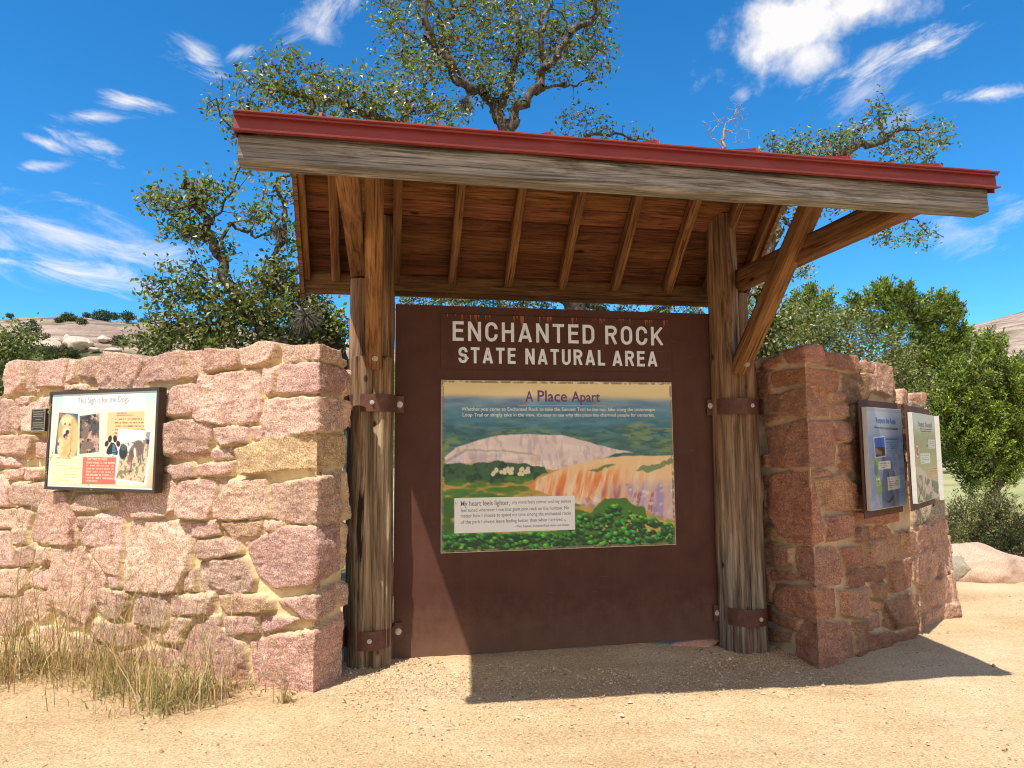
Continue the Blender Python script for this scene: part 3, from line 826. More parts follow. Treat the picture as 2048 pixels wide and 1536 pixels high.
def beam(a, b, w, h, mb, up=(0, 0, 1), wob=.003, seed=0, n=40, c=None, cuts=None):
    """square timber from a to b with slightly worn faces; cuts = (tilt of the end planes) not used for plain ends"""
    a = np.array(a, float); b = np.array(b, float); d = b-a; L = np.linalg.norm(d); d /= L
    s = np.cross(d, up); s /= np.linalg.norm(s); t = np.cross(s, d)
    m = 5; prof = []
    for (x0, y0), (x1, y1) in (((-1, -1), (1, -1)), ((1, -1), (1, 1)), ((1, 1), (-1, 1)), ((-1, 1), (-1, -1))):
        for k in range(m): prof.append((x0+(x1-x0)*(k+.08 if k == 0 else k)/m, y0+(y1-y0)*(k+.08 if k == 0 else k)/m))
    prof = np.array(prof); n_ = len(prof); ts = np.linspace(0, L, n)
    P = []
    for q in ts:
        j = 1+wob/.05*0
        o = wob*fbm(prof[:, 0]*1.5+seed*3.1, prof[:, 1]*1.5+q*2.2, q*1.3+0*prof[:, 0], seed=seed)
        P.append(a+d*q+np.outer(prof[:, 0]*(w/2+o), s)+np.outer(prof[:, 1]*(h/2+o), t))
    P = np.array(P); V = P.reshape(-1, 3)
    i = (np.arange(n-1)[:, None]*n_+np.arange(n_)[None]).ravel(); j = (np.arange(n-1)[:, None]*n_+(np.arange(n_)[None]+1) % n_).ravel()
    mb.add(V, np.stack([i, j, j+n_, i+n_], 1), c)
    for e, fl in ((0, True), (n-1, False)):
        ring = P[e]; cc = ring.mean(0); VV = np.concatenate([ring, cc+(ring-cc)*.02]); ii = np.arange(n_); jj = (ii+1) % n_
        f = np.stack([ii, jj, jj+n_, ii+n_], 1); mb.add(VV, f[:, ::-1] if fl else f, c)
# front beam
b_ = MB(); beam((XL, -2.000, 2.6345), (XR, -2.000, 2.6345), .09, .122, b_, wob=.004, seed=3, n=160); b_.build('front_beam', M_BEAM, shelter, True)
# knee braces and their bolts
for x0, x1 in ((-.148, -.150), (2.545, 2.545)):
    m = MB(); beam((x0, -.150, 1.985), (x1, -1.22, 3.02), .112 if x0 > 0 else .105, .105, m, up=(0, .7, .7), seed=int(x0*7)+9, n=60)
    br = m.build('brace', M_BRACE, shelter, True)
    d = np.array([0, -1.07, 1.035]); d /= np.linalg.norm(d); nrm = np.array([0, -.695, -.719])
    c = np.array([x0+.01, -.150, 1.985])+d*.10+nrm*.0535
    m = MB(); th = np.linspace(0, 2*np.pi, 16, endpoint=False)
    for r, h0, h1 in ((.021, 0, .006), (.012, .006, .013)):
        s1 = np.array([1., 0, 0]); s2 = np.cross(nrm, s1)
        ring = c+np.outer(np.cos(th)*r, s1)+np.outer(np.sin(th)*r, s2)
        V = np.concatenate([ring+nrm*h0, ring+nrm*h1, (ring-c)*.03+c+nrm*(h1+.001)]); i = np.arange(16); j = (i+1) % 16
        m.add(V, np.concatenate([np.stack([i, j, j+16, i+16], 1), np.stack([i+16, j+16, j+32, i+32], 1)]))
    m.build('bolt', M_BOLT, br)
# outriggers that carry the front beam
for x0 in (-.262, 2.618):
    m = MB(); beam((x0, .10, 2.69), (x0, -1.95, 2.69), .10, .145, m, seed=int(x0*5)+4, n=40); m.build('outrigger', M_SAWN, shelter, True)
# roof deck: boards of the two slopes
def slope(z_of, y0, y1, drop, nb, R, xl, xr):
    m = MB(); ys = np.linspace(y0, y1, nb+1)
    for i in range(nb):
        ya, yb = ys[i]+.004, ys[i+1]-.003; tone = R.uniform(.55, 1.35); c = np.array([tone, tone*R.uniform(.88, 1.12), tone*R.uniform(.8, 1.1)])
        za, zb2 = z_of(ya)-drop, z_of(yb)-drop; dz = R.uniform(0, .009)
        m.hexa([(xl, ya, za-.02+dz), (xr, ya, za-.02+dz), (xr, yb, zb2-.02+dz), (xl, yb, zb2-.02+dz), (xl, ya, za), (xr, ya, za), (xr, yb, zb2), (xl, yb, zb2)], c)
    return m
Rs = np.random.default_rng(21)
EY = .345
slope(zb_, RIDGE_Y, EY, .012, 8, Rs, XL+.03, XR-.03).build('soffit_boards', M_SOFFIT, shelter)
slope(zf, -2.0, RIDGE_Y, .012, 11, Rs, XL+.03, XR-.03).build('soffit_boards', M_SOFFIT, shelter)
for i, x in enumerate([XL+.045, -.43, .005, .435, .870, 1.303, 1.742, 2.190, 2.545, XR-.045]):
    wv = .062 if 0 < i < 9 else .05
    m = MB(); beam((x, RIDGE_Y+.02, zb_(RIDGE_Y+.02)-.036-.045*1.4), (x, EY-.03, zb_(EY-.03)-.036-.045*1.4), wv, .088, m, up=(0, .7, .7), seed=i+40, n=24, c=np.array([1, 1, 1])*Rs.uniform(.8, 1.25))
    m.build('rafter', M_RAFT, shelter, True)
    m = MB(); beam((x, RIDGE_Y-.03, zf(RIDGE_Y-.03)-.034-.047), (x, -1.93, zf(-1.93)-.034-.047), wv, .085, m, seed=i+60, n=24, c=np.array([1, 1, 1])*Rs.uniform(.8, 1.25))
    m.build('rafter', M_SAWN, shelter, True)
m = MB(); beam((XL+.02, RIDGE_Y, ZR-.16), (XR-.02, RIDGE_Y, ZR-.16), .05, .16, m, seed=5, n=60); m.build('ridge_beam', M_EAVE, shelter, True)
ze = zb_(EY)
m = MB(); beam((XL+.02, EY-.005, ze-.085), (XR-.02, EY-.005, ze-.085), .035, .13, m, seed=6, n=60); m.build('eave_board', M_EAVE, shelter, True)
m = MB(); beam((XL+.02, EY+.035, ze-.10), (XR-.02, EY+.035, ze-.10), .035, .16, m, seed=8, n=60); m.build('eave_board', M_EAVE, shelter, True)
# outer tail boards hung on the roof ends (the raking pieces seen at both ends)
for x in (XL+.012, XR-.012):
    m = MB()
    y0, y1 = RIDGE_Y, EY+.03
    m.hexa([(x-.012, y0, zb_(y0)-.20), (x+.012, y0, zb_(y0)-.20), (x+.012, y1, zb_(y1)-.20), (x-.012, y1, zb_(y1)-.20), (x-.012, y0, zb_(y0)-.012), (x+.012, y0, zb_(y0)-.012), (x+.012, y1, zb_(y1)-.012), (x-.012, y1, zb_(y1)-.012)])
    y0, y1 = -1.95, RIDGE_Y
    m.hexa([(x-.012, y0, zf(y0)-.14), (x+.012, y0, zf(y0)-.14), (x+.012, y1, zf(y1)-.20), (x-.012, y1, zf(y1)-.20), (x-.012, y0, zf(y0)-.012), (x+.012, y0, zf(y0)-.012), (x+.012, y1, zf(y1)-.012), (x-.012, y1, zf(y1)-.012)])
    m.build('barge_board', M_EAVE, shelter)
# red metal roof: pans, standing seams, front and end flashing
m = MB(); x0, x1 = XL-.012, XR+.03
for za, zb2, ya, yb in ((zf, zf, -2.085, RIDGE_Y), (zb_, zb_, RIDGE_Y, EY+.09)):
    m.hexa([(x0, ya, za(ya)-.008), (x1, ya, za(ya)-.008), (x1, yb, zb2(yb)-.008), (x0, yb, zb2(yb)-.008), (x0, ya, za(ya)), (x1, ya, za(ya)), (x1, yb, zb2(yb)), (x0, yb, zb2(yb))])
roof = m.build('metal_roof', M_RED, shelter)
for x in (-.363, .128, .618, 1.108, 1.598, 2.088, 2.58):
    m = MB()
    for zfun, ya, yb in ((zf, -2.085, RIDGE_Y), (zb_, RIDGE_Y, EY+.09)):
        h0 = .038
        za, zc = zfun(ya), zfun(yb)
        m.hexa([(x-.005, ya, za-.004), (x+.005, ya, za-.004), (x+.005, yb, zc-.004), (x-.005, yb, zc-.004), (x-.004, ya+.012, za+h0), (x+.010, ya+.012, za+h0), (x+.010, yb, zc+h0), (x-.004, yb, zc+h0)])
    m.build('standing_seam', M_RED, roof)
m = MB()
prof = [(-2.060, 2.688), (-2.092, 2.684), (-2.0935, 2.690), (-2.068, 2.697), (-2.066, 2.752), (-2.094, 2.762), (-2.094, 2.768), (-2.062, 2.766), (-2.062, 2.690)]
# a roll-formed front flashing: drip lip below, flat face, lip above
V = [(x0-.004, y, z) for y, z in prof]+[(x1+.004, y, z) for y, z in prof]; n_ = len(prof)
m.add(V, [[i, (i+1) % n_, n_+(i+1) % n_, n_+i] for i in range(n_)]); m.build('front_flashing', M_RED, roof)
for x in (XL-.008, XR+.026):
    m = MB()
    for zfun, ya, yb, h in ((zf, -2.06, RIDGE_Y, .10), (zb_, RIDGE_Y, EY+.09, .15)):
        m.hexa([(x-.003, ya, zfun(ya)-h), (x+.003, ya, zfun(ya)-h), (x+.003, yb, zfun(yb)-h), (x-.003, yb, zfun(yb)-h), (x-.003, ya, zfun(ya)+.006), (x+.003, ya, zfun(ya)+.006), (x+.003, yb, zfun(yb)+.006), (x-.003, yb, zfun(yb)+.006)])
    m.build('end_flashing', M_RED, roof)
# straps that hold the board to the posts, with their bolts
def strap(cx, cy, rx, ry, z, h, panel_to, wall_to, bolts):
    pts = []
    a0 = np.linspace(math.radians(172), math.radians(368), 26)
    arc = [(cx+rx*math.cos(t), cy+ry*math.sin(t)) for t in a0]   # passes in front (y < cy)
    if wall_to[0] > cx: arc = arc[::-1]; 
    pts = [wall_to]+arc+[panel_to] if wall_to[0] < cx else [wall_to]+arc+[panel_to]
    pts = np.array(pts, float); th = .008
    d = np.gradient(pts, axis=0); d /= np.linalg.norm(d, axis=1)[:, None]; nn = np.stack([d[:, 1], -d[:, 0]], 1)
    if wall_to[0] > cx: nn = -nn
    m = MB(); n = len(pts)
    V = [(*p, z) for p in pts]+[(*(p+q*th), z) for p, q in zip(pts, nn)]+[(*(p+q*th), z+h) for p, q in zip(pts, nn)]+[(*p, z+h) for p in pts]
    F = []
    for i in range(n-1):
        for k in range(4): a, b = k*n+i, ((k+1) % 4)*n+i; F.append([a, a+1, b+1, b])
    F += [[0, n, 2*n, 3*n], [n-1, 4*n-1, 3*n-1, 2*n-1]]
    m.add(V, F); st = m.build('strap', M_RUST, shelter)
    for bx, by, bz, r in bolts:
        m = MB(); tt = np.linspace(0, 2*np.pi, 16, endpoint=False)
        for rr, y0, y1 in ((r, 0, .005), (r*.58, .005, .016)):
            V = [(bx+rr*math.cos(t), by-y0, bz+rr*math.sin(t)) for t in tt]+[(bx+rr*math.cos(t), by-y1, bz+rr*math.sin(t)) for t in tt]+[(bx+.02*rr*math.cos(t), by-y1-.001, bz+.02*rr*math.sin(t)) for t in tt]
            i = np.arange(16); j = (i+1) % 16
            m.add(V, np.concatenate([np.stack([i, j, j+16, i+16], 1), np.stack([i+16, j+16, j+32, i+32], 1)]))
        m.build('bolt', M_BOLT, st)
for z in (1.665, .125):
    strap(-.152, -.045, .155, .172, z, .118, (.062, -.014), (-.375, -.335) if z > 1 else (-.375, -.32), [(.034, -.022, z+.06, .022), (-.155, -.225, z+.06, .015)])
    strap(2.562, -.045, .160, .185, z-.012*(z > 1), .118, (2.345, -.014), (2.752, -.13), [(2.372, -.022, z+.06, .022), (2.60, -.232, z+.05, .015)])

# ------------------------------------------------------------------ printed faces: small paintings held as point colours of a fine grid
class Canvas:
    def __init__(s, w, h, bg): s.w, s.h = w, h; s.a = np.tile(np.array(bg, float), (h, w, 1)); s.Y, s.X = np.mgrid[0:h, 0:w]; s.X = (s.X+.5)/w; s.Y = (s.Y+.5)/h; s.asp = w/h
    def blend(s, m, c):
        m = np.clip(m, 0, 1)[..., None]; s.a = s.a*(1-m)+np.asarray(c, float)*m
    def poly(s, pts, c, soft=.004, a=1, rough=0, seed=0):
        P = np.stack([s.X.ravel()*s.asp, s.Y.ravel()], 1); q = np.array(pts, float)*[s.asp, 1]
        if rough: P = P+rough*np.stack([fbm(P[:, 0]*18, P[:, 1]*18, seed=seed), fbm(P[:, 0]*18, P[:, 1]*18, seed=seed+1)], 1)
        lo, hi = q.min(0)-.05, q.max(0)+.05; m = np.where(((P > lo) & (P < hi)).all(1))[0]; d = np.full(len(P), -1.0)
        d[m] = poly_dist(P[m], q); k = sstep(d, -soft, soft).reshape(s.h, s.w)*a
        s.blend(k, c); return k
    def ell(s, x, y, rx, ry, c, a=1, rot=0, soft=.12):
        t = math.radians(rot); dx = (s.X-x)*s.asp; dy = s.Y-y
        r = np.hypot((dx*math.cos(t)+dy*math.sin(t))/(rx*s.asp), (-dx*math.sin(t)+dy*math.cos(t))/ry); s.blend((1-sstep(r, 1-soft, 1+soft))*a, c)
    def n(s, fx, fy, seed, oct=4, rot=0):
        t = math.radians(rot); x = s.X*s.asp; return fbm((x*math.cos(t)+s.Y*math.sin(t))*fx, (-x*math.sin(t)+s.Y*math.cos(t))*fy, seed=seed, oct=oct)
    def lines(s, x0, x1, y0, dy, n_, c, th=.3, a=.8, seed=1, skew=0, ragged=.08):
        """rows of print too small to read"""
        R = np.random.default_rng(seed)
        for i in range(n_):
            xe = x1-R.uniform(0, ragged)*(x1-x0) if i < n_-1 else x0+(x1-x0)*R.uniform(.4, .9)
            yy = y0+i*dy+skew*(s.X-x0); k = (np.abs(s.Y-yy) < dy*th/2)*(s.X > x0)*(s.X < xe)
            w = vnoise(s.X*s.w*.55, s.X*0+i*9.1, seed=seed) > -.25
            s.blend(k*w*a, c)
def tint_lin(a): return lin(np.clip(a, 0, 255))
class Frame3:
    """a flat face: origin at its lower left, right and up vectors, outward normal"""
    def __init__(s, o, r, u=(0, 0, 1)):
        s.o = np.array(o, float); s.r = np.array(r, float)/np.linalg.norm(r); s.u = np.array(u, float)/np.linalg.norm(u); s.n = np.cross(s.r, s.u)
    def P(s, x, z, d=0): return s.o+s.r*x+s.u*z+s.n*d
    def mat(s): return Matrix([[*v] for v in np.column_stack([s.r, s.u, s.n, s.o])]).to_4x4() if False else Matrix((
        (s.r[0], s.u[0], s.n[0], s.o[0]), (s.r[1], s.u[1], s.n[1], s.o[1]), (s.r[2], s.u[2], s.n[2], s.o[2]), (0, 0, 0, 1)))
def picture(name, fr, x0, x1, z0, z1, d, cv, parent, k=1.0, m=None):
    h, w = cv.h, cv.w
    xs = np.linspace(x0, x1, w); zs = np.linspace(z1, z0, h); xx, zz = np.meshgrid(xs, zs)
    V = fr.o+xx[..., None]*fr.r+zz[..., None]*fr.u+fr.n*d
    f = grid_faces(h, w); me = mesh(name, V.reshape(-1, 3), f, False, (tint_lin(cv.a)*k).reshape(-1, 3))
    return link(name, me, m or M_PIC, parent)
def slab(name, fr, x0, x1, z0, z1, d0, d1, m, parent, bevel=.002, c=None):
    b = MB(); P = [fr.P(x, z, d) for d in (d0, d1) for x, z in ((x0, z0), (x1, z0), (x1, z1), (x0, z1))]
    b.hexa(P, c); return b.build(name, m, parent, bevel=bevel)
def text(name, body, fr, x0, x1, z0, z1, d, m, parent, weight=.0, depth=.0008, shear=0, space=1.0, rot=0):
    cu = bpy.data.curves.new(name, 'FONT'); cu.body = body; cu.size = 1; cu.offset = weight; cu.shear = shear; cu.space_character = space; cu.resolution_u = 3
    cu.extrude = .01; tmp = bpy.data.objects.new('tmp', cu); COL.objects.link(tmp); bpy.context.view_layer.update()
    dg = bpy.context.evaluated_depsgraph_get(); me = bpy.data.meshes.new_from_object(tmp.evaluated_get(dg)); bpy.data.objects.remove(tmp); bpy.data.curves.remove(cu)
    n = len(me.vertices); v = np.zeros(n*3, np.float32); me.vertices.foreach_get('co', v); v = v.reshape(-1, 3); lo, hi = v.min(0), v.max(0)
    q = (v-lo)/np.maximum(hi-lo, 1e-6); X = x0+q[:, 0]*(x1-x0); Z = z0+q[:, 1]*(z1-z0); D = d+q[:, 2]*depth
    if rot:
        t = math.radians(rot); cx, cz = x0, z0; X, Z = cx+(X-cx)*math.cos(t)-(Z-cz)*math.sin(t), cz+(X-cx)*math.sin(t)+(Z-cz)*math.cos(t)
    V = fr.o+X[:, None]*fr.r+Z[:, None]*fr.u+D[:, None]*fr.n
    me.vertices.foreach_set('co', V.astype(np.float32).ravel()); me.update(); me.name = name
    return link(name, me, m, parent)

# ------------------------------------------------------------------ the brown board
board = empty('information_board', (1.2, 0, 0), 'tall brown steel board between the two posts with white park lettering and a landscape poster', 'information board')
FB = Frame3((0, 0, 0), (1, 0, 0))
b_ = MB(); b_.box(0, 2.41, 0, .010, .0, 2.44)
# subdivided front so the sheet is very slightly wavy
xs = np.linspace(0, 2.41, 60); zs = np.linspace(0, 2.44, 60); xx, zz = np.meshgrid(xs, zs, indexing='ij')
yy = -.0015+.0018*fbm(xx*1.3, zz*1.3, seed=4)
b_ = MB(); V = np.stack([xx, yy, zz], -1).reshape(-1, 3); b_.add(V, grid_faces(60, 60)); V2 = V.copy(); V2[:, 1] += .012; b_.add(V2, grid_faces(60, 60)[:, ::-1])
for a, b in (((0, 0), (2.41, 0)), ((2.41, 0), (2.41, 2.44)), ((2.41, 2.44), (0, 2.44)), ((0, 2.44), (0, 0))):
    b_.add([(a[0], -.002, a[1]), (b[0], -.002, b[1]), (b[0], .0125, b[1]), (a[0], .0125, a[1])], [[0, 1, 2, 3]])
b_.build('steel_panel', M_BROWN, board)
def m_plate(g, p):
    m_brown(g, p); c = p.inputs['Base Color'].links[0].from_socket
    sep = g.n('SeparateXYZ'); g.l(g.coord(), sep.inputs[0])
    st = g.noise(g.coord((42, 1, 2.0)), 1.0, 3, .6); top = g.n('MapRange'); g.l(sep.outputs[2], top.inputs[0]); top.inputs[1].default_value = 2.29; top.inputs[2].default_value = 2.377
    k = g.ramp(g.math('ADD', st, g.math('MULTIPLY', top.outputs[0], .16)), [(.70, 0), (.73, .9)])
    g.l(g.mixc(g.math('MULTIPLY', k, g.ramp(top.outputs[0], [(.0, 0), (.15, 1)])), c, (.36, .13, .05)), p.inputs['Base Color'])
M_PLATE = mat('brown_steel_with_rust_runs', m_plate, .5, .22)
plate = slab('title_plate', FB, .322, 2.071, 1.981, 2.377, .004, .011, M_PLATE, board, .0015)
def arc(cx, cy, rx, ry, a0, a1, n=14): return [(cx+rx*math.cos(math.radians(a0+(a1-a0)*i/n)), cy+ry*math.sin(math.radians(a0+(a1-a0)*i/n))) for i in range(n+1)]
def glyph(ch, w, h, t):
    """condensed gothic capitals as centre lines inside a w x h box with stroke t"""
    l, r, b, u = t/2, w-t/2, t/2, h-t/2; m = h*.53
    rr = (r-l)/2; ry = min(rr*1.15, h*.26)
    if ch == 'E': return [[(l, 0), (l, h)], [(l, u), (w, u)], [(l, m), (w*.94, m)], [(l, b), (w, b)]], 0
    if ch == 'N': return [[(l, 0), (l, h)], [(r, 0), (r, h)], [(l, h-.02*h), (r, .02*h)]], 0
    if ch == 'H': return [[(l, 0), (l, h)], [(r, 0), (r, h)], [(l, m), (r, m)]], 0
    if ch == 'T': return [[(w/2, 0), (w/2, h)], [(0, u), (w, u)]], 0
    if ch == 'L': return [[(l, 0), (l, h)], [(l, b), (w, b)]], 0
    if ch == 'A': return [[(l*.9, 0), (w/2, h-t*.1)], [(w-l*.9, 0), (w/2, h-t*.1)], [(w*.2, h*.27), (w*.8, h*.27)]], 0
    if ch == 'O': return [arc(l+rr, u-ry, rr, ry, 180, 0)+arc(l+rr, b+ry, rr, ry, 0, -180)+[(l, u-ry)]], 0
    if ch == 'U': return [[(l, h)]+arc(l+rr, b+ry, rr, ry, 180, 360)+[(r, h)]], 0
    if ch == 'C': return [[(r, h*.64)]+arc(l+rr, u-ry, rr, ry, 0, 180)+arc(l+rr, b+ry, rr, ry, 180, 360)+[(r, h*.37)]], 0
    if ch == 'D': return [[(l, 0), (l, h)], [(l, u)]+arc(r-rr, u-ry, rr, ry, 90, 0)+arc(r-rr, b+ry, rr, ry, 0, -90)+[(l, b)]], 0
    if ch == 'R': return [[(l, 0), (l, h)], [(l, u)]+arc(r-(u-m)/2, (u+m)/2, (u-m)/2, (u-m)/2, 90, -90)+[(l, m)], [(w*.52, m), (w-l*.9, 0)]], 0
    if ch == 'K': return [[(l, 0), (l, h)], [(r+.1*t, h), (l, h*.36)], [(w*.42, h*.52), (w-l*.7, 0)]], 0
    if ch == 'S': return [[(r, h*.68)]+arc(l+rr, u-ry*.93, rr, ry*.93, 0, 180)[:-1]+arc(l+rr, u-ry*.93, rr, ry*1.0, 180, 235, 4)+arc(l+rr, b+ry*.93, rr, ry*1.0, 55, 0, 4)+arc(l+rr, b+ry*.93, rr, ry*.93, 0, -180)+[(l, h*.32)]], 0
def word(body, x0, x1, z0, z1, depth, parent, first=1.0, tk=.017, gap=.30):
    """one letter at a time, each a mesh of its own on the plate"""
    wd = {'E': .84, 'L': .80, 'T': .92, 'A': 1.08, 'N': 1.0, 'R': .98, 'K': 1.02}
    ws = [wd.get(c, .96) for c in body]; tot = sum(ws)+gap*(len(body)-1); k = (x1-x0)/tot; x = x0
    for i, c in enumerate(body):
        h = (z1-z0)*(first if i == 0 else 1); st, _ = glyph(c, ws[i]*k, h, tk); m = MB()
        for si, pl in enumerate(st):
            p = np.array(pl, float)
            if c == 'O': p = p[:-1]; prv, nxt = np.roll(p, 1, 0), np.roll(p, -1, 0); closed = True
            else: prv = np.vstack([p[:1]*2-p[1:2], p[:-1]]); nxt = np.vstack([p[1:], p[-1:]*2-p[-2:-1]]); closed = False
            a_ = p-prv; b_2 = nxt-p; a_ /= np.linalg.norm(a_, axis=1)[:, None]+1e-9; b_2 /= np.linalg.norm(b_2, axis=1)[:, None]+1e-9
            na = np.stack([-a_[:, 1], a_[:, 0]], 1); nb = np.stack([-b_2[:, 1], b_2[:, 0]], 1); nn = na+nb; nn /= (np.linalg.norm(nn, axis=1)**2/2)[:, None]
            Lp, Rp = p+nn*tk/2, p-nn*tk/2
            Lp[:, 1] = np.clip(Lp[:, 1], 0, h); Rp[:, 1] = np.clip(Rp[:, 1], 0, h)
            d0, d1 = .011, .014+.0003*si
            V = [FB.P(x+q[0], z0+q[1], d) for d in (d0, d1) for q in np.concatenate([Lp, Rp])]
            n = len(p); F = []
            for j in range(n if closed else n-1):
                j2 = (j+1) % n; F += [[2*n+j, 3*n+j, 3*n+j2, 2*n+j2], [j, 2*n+j, 2*n+j2, j2], [3*n+j, n+j, n+j2, 3*n+j2]]
            if not closed: F += [[0, n, 3*n, 2*n], [n-1, 3*n-1, 4*n-1, 2*n-1]]
            m.add(V, F)
        m.build('letter', M_LETTER, parent); x += (ws[i]+gap)*k
word('ENCHANTED', .404, 1.462, 2.184, 2.326, 0, plate, 1.0, .0225, .33)
word('ROCK', 1.548, 2.006, 2.182, 2.324, 0, plate, 1.0, .0225, .33)
word('STATE', .445, .862, 2.024, 2.140, 0, plate, 1.0, .0200, .33)
word('NATURAL', .935, 1.542, 2.022, 2.138, 0, plate, 1.0, .0200, .33)
word('AREA', 1.600, 1.955, 2.020, 2.136, 0, plate, 1.0, .0200, .33)
# poster
Rr = np.random.default_rng(3)
PX0, PX1, PZ0, PZ1 = .321, 2.065, .692, 1.902
poster = slab('poster', FB, PX0, PX1, PZ0, PZ1, .004, .013, M_ALU, board, .0015)
cv = Canvas(460, 320, (232, 205, 150))
def q6(X, Y):
    s_ = (X-68)/(1482-68+28*(Y-440)/1000+3); t_ = (Y-(425+15*s_))/((1495-50*s_)-(425+15*s_)); return s_, t_
def q6l(t): v = list(map(float, t.split())); return [q6(v[i], v[i+1]) for i in range(0, len(v), 2)]
skyc = np.array([232, 212, 160])+cv.n(2, 9, 1)[..., None]*np.array([14, 12, 18]); cv.a = skyc.copy()
t_ = cv.Y; hz = .085+.012*cv.n(3, .1, 2)+.012*cv.X; blue = sstep(t_, hz-.012, hz+.03)
far = np.array([120, 150, 175])*(1-sstep(t_, .1, .22))[..., None]+np.array([70, 125, 150])*sstep(t_, .1, .22)[..., None]
far = far*(1-sstep(t_, .22, .40))[..., None]+np.array([70, 118, 112])*sstep(t_, .22, .40)[..., None]
purple = sstep(cv.n(4, 7, 5), .1, .5)*(1-sstep(t_, .09, .16))*(1-sstep(cv.X, .25, .5))*.6; far = far+purple[..., None]*np.array([28, -10, 22])
far = far+cv.n(9, 42, 6)[..., None]*np.array([32, 30, 22]); yg = sstep(cv.n(5, 30, 8), .12, .4)*sstep(t_, .2, .28); far = far*(1-yg[..., None]*.55)+np.array([150, 160, 88])*yg[..., None]*.55
dk = sstep(cv.n(16, 60, 9), .12, .35)*sstep(t_, .24, .3); far = far*(1-dk[..., None]*.5)+np.array([30, 75, 75])*dk[..., None]*.5
cv.blend(blue, 0); cv.a = cv.a*1; cv.a = skyc*(1-blue[..., None])+far*blue[..., None]
yl = (1-sstep(cv.X, .08, .3))*sstep(t_, .3, .38); cv.blend(yl*.7*sstep(cv.n(14, 20, 3), -.3, .3), (158, 160, 78))
base = q6l('60 930 1500 900 1520 1500 60 1500'); m = cv.poly(base, (176, 150, 70))
cv.blend(m*sstep(cv.n(8, 30, 12, rot=-8), -.1, .3)*.8, (205, 165, 85)); cv.blend(m*sstep(cv.n(10, 26, 13, rot=-8), .1, .35)*.9, (95, 130, 55))
k = cv.poly(q6l('85 915 150 850 300 800 430 770 560 765 800 775 900 800 1060 845 1230 878 1120 885 1050 915 940 945 820 975 740 988 650 975 560 950 420 935 300 940 100 950'), (224, 206, 204), rough=.006)
cv.blend(k*sstep(cv.n(6, 16, 21), -.2, .5)*.7, (240, 222, 208)); cv.blend(k*sstep(.36-cv.X, -.08, .25)*sstep(t_, .40, .46)*(.35+.65*sstep(cv.n(22, 5, 22, rot=10), -.3, .5))*.55, (158, 146, 202)); cv.blend(k*sstep(cv.n(26, 5, 23), -.1, .4)*sstep(t_, .40, .50)*.8, (196, 168, 150)); cv.blend(k*sstep(cv.n(14, 20, 24), 0, .3)*.5, (246, 236, 226)); cv.blend(k*sstep(cv.n(40, 12, 25), .15, .4)*.4, (170, 150, 168))
cv.poly(q6l('90 930 200 862 420 858 600 880 640 900 600 890 420 868 210 872 100 945'), (110, 130, 118), rough=.012, a=.4)
k = cv.poly(q6l('80 960 240 945 430 930 560 955 680 965 700 1000 610 1040 480 1070 230 1060 90 1075'), (52, 96, 66), rough=.02)
cv.blend(k*sstep(cv.n(30, 30, 31), .0, .3), (28, 66, 50)); 
for i in range(26): cv.ell(*q6(Rr.uniform(370, 610), Rr.uniform(975, 1015)), .008, .012, (228, 214, 180), soft=.3)
k = cv.poly(q6l('580 1095 640 1040 740 1000 900 945 1060 915 1200 900 1500 900 1510 1300 1380 1260 1200 1180 900 1200 700 1140'), (240, 200, 156), rough=.006)
st = cv.n(34, 4.5, 41, rot=14); cv.blend(k*sstep(st, -.25, .15)*sstep(t_, .49, .56)*sstep(.90-cv.X, 0, .22)*.9, (232, 122, 56)); cv.blend(k*sstep(cv.n(30, 4, 42, rot=14), .1, .4)*.7, (248, 222, 190))
cv.blend(k*sstep(cv.X, .62, .86)*sstep(t_, .58, .66)*(.4+.6*sstep(cv.n(26, 9, 43), -.2, .3)), (172, 150, 192)); cv.blend(k*sstep(cv.n(26, 5, 44, rot=14), .15, .4)*sstep(t_, .62, .7), (170, 110, 120))
cv.blend(k*sstep(.60-t_, 0, .08)*.6, (240, 205, 150))
for i in range(54):
    x, y = q6(Rr.uniform(1180, 1500), Rr.uniform(1060, 1300)) if i % 3 else q6(Rr.uniform(880, 1020), Rr.uniform(1150, 1210))
    k_ = Rr.uniform(.3, .8); cv.poly([(x, y), (x+.025*k_, y-.012*k_), (x+.035*k_, y+.012*k_), (x+.008*k_, y+.028*k_)], ((236, 230, 228), (196, 188, 208), (150, 140, 172), (222, 204, 188))[i % 4], a=.7)
cv.poly(q6l('960 990 1080 960 1130 965 1000 1000'), (70, 120, 60), rough=.02, a=.8); cv.poly(q6l('1250 990 1400 940 1480 920 1490 945 1400 985 1300 1005'), (90, 130, 90), rough=.03, a=.8)
for i in range(40): x, y = q6(Rr.uniform(100, 620), Rr.uniform(1040, 1170)); cv.ell(x, y, Rr.uniform(.012, .035), Rr.uniform(.008, .018), (70+Rr.uniform(-20, 20), 120, 48), a=.85, soft=.4)
k = cv.poly(q6l('60 1360 560 1380 760 1370 860 1230 960 1250 1060 1170 1180 1165 1300 1230 1340 1300 1500 1330 1520 1500 60 1500'), (70, 120, 44), rough=.02)
cv.poly(q6l('1180 1330 1230 1265 1320 1290 1500 1320 1500 1400 1300 1390'), (206, 176, 84), rough=.02)
